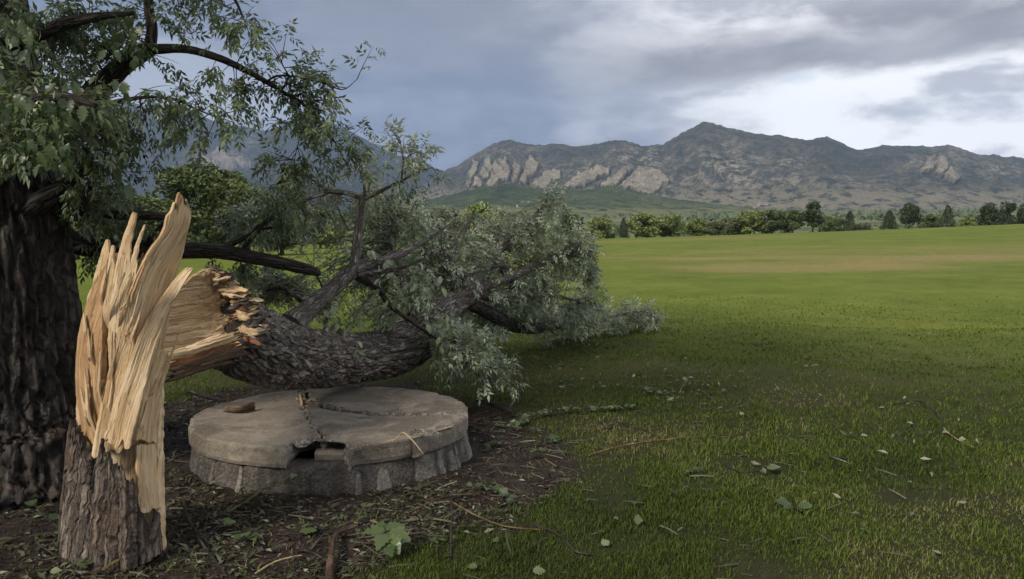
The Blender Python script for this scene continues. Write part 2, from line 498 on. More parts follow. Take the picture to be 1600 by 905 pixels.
def soil_amount(x, y):
    d = poly_sd(x, y, SOIL) + 0.55 * (fbm(x / 0.35, y / 0.35, None, 3, 61) - 0.5)
    return 1 - sstep(d, -0.16, 0.16)
def dry_amount(x, y):
    """thin brownish turf: patches near by, and the worn band far down the field"""
    r = np.hypot(x, y)
    near = sstep(fbm(x / 1.5, y / 1.5, None, 4, 71), 0.36, 0.62) * (1 - sstep(r, 6.5, 12.5))
    band = np.exp(-((np.log(np.maximum(r, 1)) - np.log(46 + 10 * (fbm(x / 30, y / 14, None, 2, 73) - .5))) / 0.36) ** 2)
    band = band * (0.15 + 1.7 * sstep(fbm(x / 12, y / 7, None, 4, 74), 0.3, 0.7)) * sstep(x / np.maximum(y, 1), -0.02, 0.22)
    edge = 0.5 * np.exp(-((r - 120) / 12) ** 2) * sstep(x, -5, 10) * (1 - sstep(x, 30, 50))
    return np.clip(near * 0.6 + band * 0.6 + edge, 0, 1)

fr = np.radians(np.linspace(-52, 52, 430))
bk = np.radians(np.linspace(52, 308, 58)[1:-1])
az = np.concatenate([fr, bk])
rr = np.concatenate([[0.3, 0.8, 1.4], 2.0 * np.exp(np.arange(0, 560) * 0.01465)])
A_, R_ = np.meshgrid(az, rr)
gx, gy = np.sin(A_) * R_, np.cos(A_) * R_
gs = soil_amount(gx, gy) * (R_ < 12)
gzv = ground_z(gx, gy)
gzv = gzv + gs * (0.075 * (fbm(gx / 0.14, gy / 0.14, None, 4, 81, 0.6) - 0.5) - 0.01)
far = sstep(R_, 300, 420) * sstep(gy / R_, 0.1, 0.4)
V = np.stack([gx, gy, gzv], -1).reshape(-1, 3)
V = np.vstack([V, [0, 0, 0]])
qs = grid_quads(len(rr), len(az), True)
k = np.arange(len(az))
tr = np.stack([np.full(len(az), len(V) - 1), (k + 1) % len(az), k], -1)
m, g = material('turf and soil')
oc = g.n('ShaderNodeTexCoord').outputs['Object']
soil, dry, dist = attr(g, 'soil'), attr(g, 'dry'), attr(g, 'plain')
s1 = g.noise(oc, 9, 6, 0.65)
s2 = g.noise(oc, 70, 4, 0.65)
s3 = g.noise(oc, 1.2, 4, 0.6)
soilc = g.ramp(g.math('ADD', g.math('MULTIPLY', s1, 0.6), g.math('MULTIPLY', s2, 0.4)), [(0.3, (0.011, 0.008, 0.007)), (0.5, (0.030, 0.021, 0.017)), (0.68, (0.065, 0.048, 0.038))])
g1 = g.noise(oc, 0.22, 5, 0.6)
g2 = g.noise(oc, 3.0, 5, 0.65)
g3 = g.noise(oc, 18, 5, 0.75)
g4 = g.noise(oc, 0.9, 4, 0.6)
gr = g.math('ADD', g.math('ADD', g.math('MULTIPLY', g1, 0.30), g.math('MULTIPLY', g.math('ADD', g2, g4), 0.20)), g.math('MULTIPLY', g3, 0.3))
grassc = g.ramp(gr, [(0.34, (0.056, 0.082, 0.010)), (0.5, (0.114, 0.148, 0.018)), (0.64, (0.200, 0.205, 0.045))])
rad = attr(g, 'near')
grassc = g.mix(rad, grassc, g.ramp(gr, [(0.35, (0.016, 0.019, 0.007)), (0.65, (0.045, 0.05, 0.017))]))  # near thatch; its dark tone also carries the foreground shade as colour
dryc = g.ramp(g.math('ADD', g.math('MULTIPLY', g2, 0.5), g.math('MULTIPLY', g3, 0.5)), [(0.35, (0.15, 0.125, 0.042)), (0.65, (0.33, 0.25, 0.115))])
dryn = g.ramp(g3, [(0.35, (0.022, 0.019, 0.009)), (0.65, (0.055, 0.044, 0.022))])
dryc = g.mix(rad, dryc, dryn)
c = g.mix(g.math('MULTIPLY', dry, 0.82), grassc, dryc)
pl = g.noise(g.stretch(oc, (1, 2.2, 1)), 0.006, 5, 0.6)
pl2 = g.noise(oc, 0.03, 4, 0.65)
plain = g.ramp(g.math('ADD', g.math('MULTIPLY', pl, 0.6), g.math('MULTIPLY', pl2, 0.4)), [(0.33, (0.035, 0.06, 0.022)), (0.47, (0.07, 0.10, 0.035)), (0.56, (0.16, 0.15, 0.075)), (0.66, (0.09, 0.125, 0.04))])
c = g.mix(dist, c, plain)
c = g.mix(soil, c, soilc)
rough = g.math('SUBTRACT', 0.9, g.math('MULTIPLY', soil, g.math('MULTIPLY', g.smooth(s3, 0.4, 0.7), 0.35)))
finish(g, c, rough, g.math('ADD', g.math('MULTIPLY', g3, 0.6), g.math('MULTIPLY', s2, 0.5)), 0.03, 0.8, 0.12)
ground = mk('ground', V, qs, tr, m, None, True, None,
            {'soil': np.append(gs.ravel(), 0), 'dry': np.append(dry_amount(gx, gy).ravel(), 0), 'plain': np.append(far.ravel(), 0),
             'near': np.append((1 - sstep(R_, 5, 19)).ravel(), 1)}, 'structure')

# ------------------------------------------------------------------ the mountains
def in_poly(px, py, poly):
    ins = np.zeros(px.shape, bool)
    n = len(poly)
    for i in range(n):
        ax, ay = poly[i]; bx, by = poly[(i + 1) % n]
        c = (ay > py) != (by > py)
        xi = ax + (py - ay) / (by - ay if abs(by - ay) > 1e-9 else 1e-9) * (bx - ax)
        ins ^= c & (px < xi)
    return ins
def mountain_material(name, wood, brush, grass, rockc):
    m, g = material(name)
    oc = g.n('ShaderNodeTexCoord').outputs['Object']
    rock, low, scree = attr(g, 'rock'), attr(g, 'low'), attr(g, 'scree')
    n1 = g.noise(oc, 0.004, 5, 0.62, 0.4)
    n2 = g.noise(oc, 0.022, 5, 0.68)
    n3 = g.noise(oc, 0.075, 4, 0.7)
    c = g.ramp(g.math('ADD', g.math('MULTIPLY', n1, 0.45), g.math('MULTIPLY', n2, 0.55)), [(0.40, wood), (0.54, brush), (0.68, grass)])
    dots = g.smooth(n3, 0.50, 0.56)
    c = g.mix(g.math('MULTIPLY', dots, 0.6), c, wood)
    sc = g.math('MULTIPLY', scree, g.smooth(g.math('ADD', g.math('MULTIPLY', n2, 0.6), g.math('MULTIPLY', n3, 0.5)), 0.52, 0.64))
    c = g.mix(g.math('MULTIPLY', sc, 0.85), c, g.ramp(n2, [(0.35, rockc[1]), (0.65, rockc[2])]))
    c = g.mix(g.math('MULTIPLY', low, g.smooth(n2, 0.40, 0.52)), c, grass)
    rc = g.ramp(g.math('ADD', g.math('MULTIPLY', n2, 0.5), g.math('MULTIPLY', n3, 0.5)), [(0.36, rockc[0]), (0.5, rockc[1]), (0.62, rockc[2])])
    spots = g.math('SUBTRACT', 1.0, g.math('MULTIPLY', g.smooth(n3, 0.57, 0.62), 0.55))
    c = g.mix(g.math('MULTIPLY', rock, spots), c, rc)
    finish(g, c, 0.95, g.math('ADD', n3, g.math('MULTIPLY', n2, 2.0)), 22.0, 1.0, 0.05)
    return m
def mountain_range(name, outline, yr, yf, zf, amp, seed, mat, rocks=(), scree=(), low=None, ncol=1000, nrow=120, px0=None, px1=None, skew=0.5, spur=420.0):
    ol = np.array(outline, float)
    px = np.linspace(ol[0, 0] if px0 is None else px0, ol[-1, 0] if px1 is None else px1, ncol)
    py = np.interp(px, ol[:, 0], ol[:, 1])
    k = np.ones(5) / 5
    py = np.convolve(np.pad(py, 2, mode='edge'), k, 'valid')
    py = py + (fbm(px / 16, px * 0, None, 3, seed) - 0.5) * 4.5 + (vnoise(px / 3.5, px * 0, None, seed + 4) - 0.5) * 1.6
    c, s = math.cos(PITCH), math.sin(PITCH)
    ux = (px - 800) / FPX; uy = (452.5 - py) / FPX
    fy = c + uy * s
    zr = CAM_H + yr * (-s + uy * c) / fy            # ridge height
    tx = ux / fy                                     # x / y of each column
    t = np.concatenate([np.linspace(0, 1, nrow), 1 + np.linspace(0.04, 0.5, 10)])
    T, TX = np.meshgrid(t, tx, indexing='ij')
    ZR = np.broadcast_to(zr, T.shape)
    Yv = yf + (yr - yf) * T
    Xv = TX * Yv
    up = np.where(T <= 1, zf + (ZR - zf) * (0.45 * T + 0.55 * T ** 1.7), ZR - (ZR - zf) * (T - 1) * 1.3)
    env = np.where(T <= 1, np.clip(T * 3, 0, 1) * np.clip((1 - T) * 3.0, 0, 1) ** 0.8, 0)
    qx, qy = Xv + skew * Yv, Yv * 0.42
    spurs = ridged(qx / spur, qy / spur, None, 5, seed + 1, 0.56) - 0.55 + 0.16 * (ridged((Xv + 1.3 * skew * Yv) / (spur * 0.22), Yv * 0.3 / (spur * 0.22), None, 3, seed + 12) - 0.5)
    fine = fbm(Xv / 55, Yv / 55, None, 4, seed + 2, 0.6) - 0.5
    rel = np.clip((ZR - zf) / 300.0, 0.15, 1.3)
    Zv = up + env * rel * (amp * 1.9 * spurs + amp * 0.32 * fine)
    V = np.stack([Xv, Yv, Zv], -1).reshape(-1, 3)
    P = project(V)
    wx = P[0] + 5.0 * (fbm(P[0] / 9, P[1] / 7, None, 3, seed + 6) - 0.5) * 2
    wy = P[1] + 4.0 * (fbm(P[0] / 9, P[1] / 7, None, 3, seed + 7) - 0.5) * 2
    rk = np.zeros(len(V))
    for i_, poly in enumerate(rocks):
        rk = np.maximum(rk, in_poly(wx, wy, poly) * (1.0 if i_ < 5 else 1.6))
    fins = ridged((P[0] - 0.75 * P[1]) / 7.5 + 3, (P[1] + 0.4 * P[0]) / 34.0, None, 3, seed + 30, 0.55)
    rk = np.clip(rk * sstep(fins + 0.35 * (rk > 1.2), 0.30, 0.52), 0, 1)
    sr = np.zeros(len(V))
    for (ex, ey, rx, ry, w) in scree:
        sr = np.maximum(sr, w * np.exp(-((P[0] - ex) / rx) ** 2 - ((P[1] - ey) / ry) ** 2))
    lw = np.zeros(len(V)) if low is None else sstep(P[1] + 10 * (fbm(P[0] / 40, P[1] / 12, None, 3, seed + 8) - 0.5), *low)
    # the bare slabs stand proud of the slope and are cut by gullies
    gul = ridged((P[0] - 0.9 * P[1]) / 13.0, P[1] / 60.0, None, 2, seed + 9)
    V[:, 2] += rk * (7.0 + 16.0 * (gul - 0.5))
    V[:, 1] -= rk * 26.0
    return mk(name, V, grid_quads(len(t), ncol), None, mat, None, True, None, {'rock': rk, 'scree': sr, 'low': lw}, 'structure', (0, yr, 0))
M_MT = mountain_material('mountain slope', (0.030, 0.043, 0.043), (0.098, 0.096, 0.084), (0.245, 0.215, 0.150), ((0.15, 0.13, 0.105), (0.31, 0.27, 0.21), (0.54, 0.465, 0.34)))
M_MT_FAR = mountain_material('shade-toned far slope', (0.010, 0.016, 0.026), (0.020, 0.027, 0.037), (0.045, 0.050, 0.052), ((0.14, 0.12, 0.105), (0.27, 0.22, 0.185), (0.40, 0.33, 0.27)))  # storm shade and blue haze are put into these slope colours
M_HILL = mountain_material('scrubby foothill', (0.026, 0.044, 0.022), (0.085, 0.110, 0.045), (0.19, 0.20, 0.085), ((0.17, 0.13, 0.105), (0.32, 0.25, 0.195), (0.45, 0.37, 0.28)))
mountain_range('far_mountains', [(-420, 190), (-200, 165), (0, 150), (120, 152), (200, 160), (255, 168), (310, 178), (350, 196), (385, 197), (412, 206), (430, 200), (480, 178), (530, 198), (580, 222), (615, 240), (650, 252), (690, 266), (760, 290), (840, 320)],
               5900, 3700, 45, 105, 301, M_MT_FAR, rocks=[[(300, 262), (318, 236), (330, 240), (345, 232), (362, 246), (378, 250), (395, 262), (350, 266)]], scree=[(345, 250, 55, 18, 1.0), (385, 222, 25, 12, 0.7)], ncol=700, nrow=90, skew=-0.4)
mountain_range('mountains', [(560, 352), (620, 325), (665, 285), (700, 262), (718, 257), (745, 240), (765, 228), (797, 217), (830, 226), (870, 226), (905, 229), (940, 224), (975, 218), (1005, 228), (1035, 226), (1070, 205), (1098, 190), (1130, 197), (1165, 206), (1215, 211), (1260, 218), (1293, 213), (1338, 234), (1390, 227), (1450, 229), (1480, 226), (1520, 239), (1560, 243), (1600, 246), (1700, 256), (1900, 240), (2100, 262)],
               3700, 2250, 40, 75, 411, M_MT,
               rocks=[[(727, 296), (729, 280), (735, 264), (741, 250), (747, 258), (744, 272), (737, 284), (733, 296)], [(738, 295), (744, 278), (752, 268), (757, 255), (764, 248), (771, 262), (766, 276), (756, 284), (752, 294)], [(757, 293), (768, 276), (772, 262), (782, 249), (791, 252), (798, 268), (794, 284), (776, 288), (770, 293)],
                      [(799, 285), (803, 268), (805, 257), (812, 259), (813, 272), (808, 287)], [(811, 288), (818, 270), (822, 256), (827, 244), (834, 250), (843, 262), (838, 274), (826, 280), (820, 290)],
                      [(826, 293), (842, 280), (850, 270), (862, 267), (879, 271), (872, 284), (862, 288), (852, 298)], [(872, 296), (892, 284), (904, 272), (922, 266), (936, 258), (954, 264), (948, 274), (930, 280), (912, 293), (896, 296)], [(930, 294), (946, 284), (954, 276), (974, 264), (984, 268), (972, 280), (958, 294)],
                      [(966, 293), (980, 280), (988, 272), (996, 262), (1010, 266), (1026, 270), (1047, 284), (1034, 293), (1020, 302), (1004, 310), (990, 300)],
                      [(1436, 270), (1446, 256), (1450, 246), (1456, 258), (1452, 270)], [(1456, 274), (1462, 250), (1468, 242), (1476, 258), (1470, 276)], [(1474, 280), (1480, 262), (1494, 282), (1486, 287)]],
               scree=[(1000, 248, 55, 18, 0.8), (1130, 262, 70, 32, 0.9), (1160, 287, 130, 20, 0.8), (1230, 255, 40, 14, 0.7), (1460, 258, 45, 22, 0.9), (1560, 265, 40, 14, 0.7), (1330, 285, 70, 12, 0.6), (900, 262, 90, 12, 0.5), (790, 240, 60, 15, 0.45)],
               low=(280, 312), ncol=1250, nrow=150)
mountain_range('foothills', [(540, 352), (600, 330), (660, 316), (700, 305), (745, 294), (790, 286), (830, 291), (868, 301), (905, 297), (935, 294), (965, 292), (1010, 303), (1060, 312), (1120, 319), (1180, 324), (1260, 332), (1360, 345)],
               2300, 1700, 36, 34, 521, M_HILL, low=(316, 330), ncol=600, nrow=70, spur=220.0)

# ------------------------------------------------------------------ trees of the middle distance
def clump_faces(P, size, rg, flat=0.5):
    """one bent leaf-clump face (two triangles) at each point"""
    n = len(P)
    a = unit(rg.normal(size=(n, 3)))
    b = unit(np.cross(a, rg.normal(size=(n, 3))))
    s = size * rg.uniform(0.6, 1.35, n)[:, None]
    nn = np.cross(a, b)
    V = np.stack([P - a * s, P + b * s * 0.55 + nn * s * 0.2, P + a * s, P - b * s * 0.55 + nn * s * 0.2], 1).reshape(-1, 3)
    i = np.arange(n)[:, None] * 4
    return V, np.concatenate([i + [0, 1, 2], i + [0, 2, 3]], 0)
def crown_points(kind, n, rg):
    """points in a unit crown: x, y in -0.5..0.5, z in 0..1"""
    if kind == 'cone':
        z = rg.uniform(0, 1, n * 3) ** 1.25
        th = rg.uniform(0, 2 * math.pi, n * 3)
        lay = 0.62 + 0.38 * np.sin(z * 46 + 1.3 * np.sin(th * 3))
        r = 0.5 * (1 - z) ** 0.62 * np.clip(0.45 + 3.2 * z, 0, 1) * (0.75 + 0.25 * lay) * np.sqrt(rg.uniform(0.12, 1, n * 3)) * (0.8 + 0.4 * vnoise(np.cos(th) * 2 + 9, np.sin(th) * 2 + 9, z * 6, 5)) + 0.02
        return np.stack([np.cos(th) * r, np.sin(th) * r, z * 0.94 + 0.06], -1)[:n]
    out = []
    nb = {'round': 17, 'bush': 18, 'tall': 22}[kind]
    lo = {'round': 0.30, 'bush': 0.12, 'tall': 0.22}[kind]
    for i in range(nb):
        th, z = rg.uniform(0, 6.28), rg.uniform(lo, 0.88)
        w = math.sin(math.pi * min(1, max(0, (z - lo + 0.18) / (1.12 - lo)))) ** 0.7
        rad = (0.40 if kind == 'bush' else 0.34) * w * math.sqrt(rg.uniform(0.1, 1))
        c = np.array([math.cos(th) * rad, math.sin(th) * rad, z])
        q = unit(rg.normal(size=(n // nb, 3))) * (rg.uniform(0.25, 1, (n // nb, 1)) ** 0.45) * np.array([0.17, 0.17, 0.13]) * rg.uniform(0.75, 1.35)
        out.append(c + q)
    P = np.vstack(out)
    P[:, 2] = np.maximum(P[:, 2], 0.03)
    return P
def tree_meshes(name, kind, n, size, mat, seed, trunk=True):
    rg = np.random.default_rng(seed)
    P = crown_points(kind, n, rg)
    V, T = clump_faces(P, size, rg)
    cl = fbm(P[:, 0] * 7 + 3, P[:, 1] * 7, P[:, 2] * 7, 2, seed)
    tint = np.repeat(np.clip(cl + rg.normal(0, 0.12, len(P)), 0, 1), 4)
    crown = mesh_data(name + ' crown', V, None, T, mat, False, None, {'tint': tint})
    b = Bag()
    h = {'cone': 0.9, 'round': 0.7, 'bush': 0.4, 'tall': 0.8}[kind]
    v, q, t, u = sweep([(0, 0, -0.03, 0.034), (0.005, 0, 0.12, 0.026), (-0.01, 0.01, h * 0.6, 0.018), (0.01, 0, h, 0.006)], 7, 8)
    b.add(v, q, t)
    for i in range(6):
        z0 = rg.uniform(0.15, 0.45) * (0.5 if kind == 'bush' else 1); th = rg.uniform(0, 6.28); L = rg.uniform(0.2, 0.33)
        v, q, t, u = sweep([(0, 0, z0, 0.013), (math.cos(th) * L * 0.5, math.sin(th) * L * 0.5, z0 + 0.12, 0.009), (math.cos(th) * L, math.sin(th) * L, z0 + 0.3, 0.003)], 5, 5)
        b.add(v, q, t)
    tk = mesh_data(name + ' trunk', np.concatenate(b.V), np.concatenate(b.Q), np.concatenate(b.T), M_BARK_DARK)
    return crown, tk
def tree_leaf(name, a, b, c):
    return leaf_material(name, [(0.2, a), (0.5, b), (0.8, c)], b, 0.0, 0.6, 0.15, 0.2)
M_T_DARK = tree_leaf('dark evergreen leaves', (0.022, 0.033, 0.018), (0.045, 0.064, 0.032), (0.085, 0.108, 0.050))
M_T_MID = tree_leaf('mid green leaves', (0.050, 0.070, 0.028), (0.105, 0.135, 0.050), (0.175, 0.205, 0.080))
M_T_LIGHT = tree_leaf('light green leaves', (0.100, 0.130, 0.040), (0.195, 0.235, 0.075), (0.30, 0.335, 0.125))
M_T_OLIVE = tree_leaf('grey green leaves', (0.075, 0.088, 0.045), (0.150, 0.168, 0.088), (0.25, 0.262, 0.145))
KINDS = {
    'dark_round': [tree_meshes('dark round', 'round', 2600, 0.036, M_T_DARK, s) for s in (1, 2)],
    'dark_cone': [tree_meshes('dark cone', 'cone', 2400, 0.030, M_T_DARK, s) for s in (3, 4)],
    'mid': [tree_meshes('mid', 'tall', 3400, 0.036, M_T_MID, s) for s in (5, 6)],
    'light': [tree_meshes('light', 'bush', 3600, 0.040, M_T_LIGHT, s) for s in (7, 8)],
    'olive': [tree_meshes('olive', 'bush', 3600, 0.038, M_T_OLIVE, s) for s in (9, 10)],
    'near_mid': [tree_meshes('near mid', 'tall', 9000, 0.021, M_T_MID, s) for s in (15, 16)],
    'near_bush': [tree_meshes('near bush', 'bush', 8000, 0.024, M_T_MID, s) for s in (17, 18)],
    'mid_bush': [tree_meshes('mid bush', 'bush', 3600, 0.038, M_T_MID, s) for s in (11, 12)],
}
_tree_i = [0]
def place_tree(name, kind, px, top, d, width_px, label, cat, group, sink=0.0):
    x = at(px, 365, d)[0]
    z = float(ground_z(np.array([x]), np.array([d]))[0]) - sink
    h = at(px, top, d)[2] - z
    w = width_px * d / FPX * (1.08 if 'bush' in kind or kind in ('light', 'olive') else 1.0)
    t = thing(name, label, cat, (x, d, z), group)
    _tree_i[0] += 1
    crown, trunk = KINDS[kind][_tree_i[0] % 2]
    for nm, me in (('crown', crown), ('trunk', trunk)):
        o = bpy.data.objects.new(nm, me)
        o.parent = t
        o.scale = (w * (1.0 if nm == 'crown' else 0.8), w * (1.0 if nm == 'crown' else 0.8), h)
        o.rotation_euler = (0, 0, _tree_i[0] * 1.7)
        COL.objects.link(o)
    return t
LINE = 'trees along the far edge of the field'
rows = [
    ('pine_tree', 'dark_cone', 974, 341, 176, 21, 'small narrow dark conifer at the edge of the field, close right of the fallen crown', 'tree'),
    ('field_tree', 'dark_round', 1270, 316, 168, 55, 'dark round tree with bare trunk standing alone in front of the far tree line', 'tree'),
    ('pine_tree', 'dark_cone', 1327, 330, 186, 26, 'small dark conifer just right of the lone round field tree', 'tree'),
    ('pine_tree', 'dark_cone', 1389, 329, 182, 32, 'dark conifer directly left of the tallest broad dark tree on the right', 'tree'),
    ('dark_tree', 'dark_round', 1421, 317, 180, 42, 'tall broad dark tree on the right, between two pointed conifers', 'tree'),
    ('pine_tree', 'dark_cone', 1480, 321, 180, 31, 'dark conifer standing apart, right of the tall broad dark tree', 'tree'),
    ('dark_tree', 'dark_round', 1543, 317, 183, 38, 'dark tree at the left end of the group by the right edge', 'tree'),
    ('dark_tree', 'dark_round', 1575, 315, 180, 44, 'broadest dark tree of the group by the right edge', 'tree'),
    ('dark_tree', 'dark_round', 1603, 318, 181, 36, 'dark tree cut off by the right edge of the photo', 'tree'),
    ('leafy_tree', 'light', 936, 336, 180, 40, 'light green tree half hidden behind the right side of the fallen crown', 'tree'),
    ('leafy_tree', 'light', 1010, 332, 184, 60, 'light green tree right behind the narrow dark conifer, left of a paler twin', 'tree'),
    ('leafy_tree', 'light', 1046, 334, 188, 50, 'light green tree between the broad light tree and the yellow green bush', 'tree'),
    ('shrub', 'light', 1089, 342, 182, 38, 'yellow green rounded bush at the field edge, brightest of the tree line', 'shrub'),
    ('shrub', 'olive', 1118, 346, 180, 40, 'low grey green bush right of the bright yellow green one', 'shrub'),
    ('shrub', 'olive', 1142, 337, 186, 46, 'grey green bush at the left foot of the clump beside the lone round field tree', 'shrub'),
    ('leafy_tree', 'light', 1172, 327, 184, 52, 'light green tree at the left end of the clump beside the lone round field tree', 'tree'),
    ('leafy_tree', 'mid', 1206, 328, 182, 56, 'mid green tree in the middle of the clump left of the lone round field tree', 'tree'),
    ('leafy_tree', 'mid', 1238, 327, 184, 50, 'mid green tree touching the left side of the lone round field tree', 'tree'),
    ('shrub', 'mid_bush', 1297, 337, 190, 34, 'dark green bush directly behind the lone round field tree on its right', 'shrub'),
    ('shrub', 'olive', 1312, 342, 194, 26, 'grey green bush left of the small conifer beyond the lone tree', 'shrub'),
    ('shrub', 'olive', 1352, 345, 190, 34, 'low pale bush in the gap right of the small conifer', 'shrub'),
    ('shrub', 'mid_bush', 1452, 334, 186, 42, 'mid green bush between the tall broad dark tree and the conifer standing apart', 'shrub'),
    ('shrub', 'light', 1512, 338, 186, 34, 'light green bush left of the dark group by the right edge', 'shrub'),
]
for r in rows:
    place_tree(r[0], r[1], r[2], r[3], r[4], r[5], r[6], r[7], LINE)
BACK = 'trees behind the fallen crown'
rows = [
    ('leafy_tree', 'near_mid', 325, 250, 62, 190, 'tall green tree rising behind the longest splinter of the stump', 'tree'),
    ('leafy_tree', 'near_mid', 388, 285, 66, 150, 'green tree just right of the tall one behind the long splinter', 'tree'),
    ('shrub', 'near_bush', 262, 312, 60, 150, 'dark bush behind the fork of splinters on the stump', 'shrub'),
    ('shrub', 'near_bush', 195, 290, 64, 160, 'bush in the gap between the standing trunk and the split stump', 'shrub'),
    ('shrub', 'near_bush', 120, 290, 66, 150, 'bush directly right of the standing trunk, under its hanging leaves', 'shrub'),
    ('shrub', 'near_bush', 440, 318, 72, 140, 'grey green bush showing under the hanging branch', 'shrub'),
    ('leafy_tree', 'light', 500, 318, 110, 90, 'light green tree behind the thin upright limb of the fallen tree', 'tree'),
    ('leafy_tree', 'light', 590, 322, 120, 80, 'light green tree showing above the middle of the fallen crown', 'tree'),
    ('leafy_tree', 'olive', 690, 326, 130, 80, 'olive tree behind the top of the fallen crown', 'tree'),
    ('leafy_tree', 'light', 755, 316, 125, 70, 'yellow green tree rising above the fallen crown below the pale slabs', 'tree'),
    ('leafy_tree', 'mid', 815, 330, 135, 70, 'mid green tree behind the right shoulder of the fallen crown', 'tree'),
    ('leafy_tree', 'mid', 888, 334, 150, 60, 'mid green tree next to the light one behind the right end of the fallen crown', 'tree'),
]
for r in rows:
    place_tree(r[0], r[1], r[2], r[3], r[4], r[5], r[6], r[7], BACK)

# scattered woods on the plain and a few pale houses below the mountain
rg = np.random.default_rng(77)
n = 5200
y = np.exp(rg.uniform(math.log(300), math.log(2250), n)); x = rg.uniform(-0.75, 0.75, n) * y
keep = fbm(x / 160, y / 90, None, 3, 91) > 0.52
x, y = x[keep], y[keep]
z = ground_z(x, y)
b = Bag()
for k in range(3):
    s = rg.uniform(1.2, 3.4, len(x))
    P = np.stack([x + rg.normal(0, 2.2, len(x)), y + rg.normal(0, 2.2, len(x)), z + s * rg.uniform(0.3, 1.2, len(x))], -1)
    V, T = clump_faces(P, 1.0, rg)
    V = (V.reshape(-1, 4, 3) - P[:, None]) * (s[:, None, None] * 1.3) + P[:, None]
    b.add(V.reshape(-1, 3), None, T, np.repeat(rg.uniform(0.1, 0.7, len(x)), 4))
o = b.build('far_woods', M_T_MID, None, False, 'stuff', (0, 1000, 0))
m, g = material('pale house walls')
finish(g, g.ramp(g.noise(g.n('ShaderNodeTexCoord').outputs['Object'], 0.8), [(0.4, (0.28, 0.24, 0.21)), (0.6, (0.36, 0.32, 0.28))]), 0.9)
M_HOUSE = m
m, g = material('house roof')
finish(g, g.ramp(g.noise(g.n('ShaderNodeTexCoord').outputs['Object'], 1.2), [(0.4, (0.15, 0.12, 0.105)), (0.6, (0.20, 0.165, 0.14))]), 0.9)
M_ROOF = m
m, g = material('window glass')
finish(g, (0.03, 0.035, 0.045), 0.15)
M_GLASS = m
def house(px, py, d, w, h, dp, label):
    bpy.context.view_layer.update()
    hit = SC.ray_cast(bpy.context.evaluated_depsgraph_get(), Vector((0, 0, CAM_H)), Vector(ray(px, py)).normalized(), distance=8000)
    p = np.array(hit[1]) if hit[0] else at(px, py, d)
    t = thing('house', label, 'house', p, 'houses on the slope')
    X0, Y0, Z0 = p
    b = Bag()
    c = np.array([[sx, sy, sz] for sz in (-0.8, 1) for sy in (-1, 1) for sx in (-1, 1)], float) * [w / 2, dp / 2, h] + p
    b.add(c, [(0, 1, 3, 2)[::-1], (4, 5, 7, 6), (0, 1, 5, 4), (2, 6, 7, 3), (0, 4, 6, 2), (1, 3, 7, 5)])
    b.build('wall', M_HOUSE, t, False)
    b = Bag()
    e = 0.5
    r = np.array([[-w / 2 - e, -dp / 2 - e, h], [w / 2 + e, -dp / 2 - e, h], [w / 2 + e, dp / 2 + e, h], [-w / 2 - e, dp / 2 + e, h], [-w / 2 - e, 0, h + dp * 0.3], [w / 2 + e, 0, h + dp * 0.3]]) + p + [0, 0, 0.02]
    b.add(r, [(0, 1, 5, 4), (2, 3, 4, 5), (3, 2, 1, 0)], [(0, 4, 3), (1, 2, 5)])
    b.build('roof', M_ROOF, t, False)
    for i in (-1, 1):
        wx = X0 + i * w * 0.24
        wv = [(wx - w * 0.09, Y0 - dp / 2 - 0.05, Z0 + h * 0.3), (wx + w * 0.09, Y0 - dp / 2 - 0.05, Z0 + h * 0.3), (wx + w * 0.09, Y0 - dp / 2 - 0.05, Z0 + h * 0.75), (wx - w * 0.09, Y0 - dp / 2 - 0.05, Z0 + h * 0.75)]
        mk('window', wv, [(0, 1, 2, 3)], None, M_GLASS, t, False)
house(1186, 320, 1995, 10, 8, 9, 'tall pale house, leftmost of the cluster below the mountain slope')
house(1196, 320, 2000, 15, 6, 9, 'widest pale house, in the middle of the cluster below the slope')
house(1178, 325, 1960, 9, 4, 8, 'low pale house set lower and left of the clustered houses')

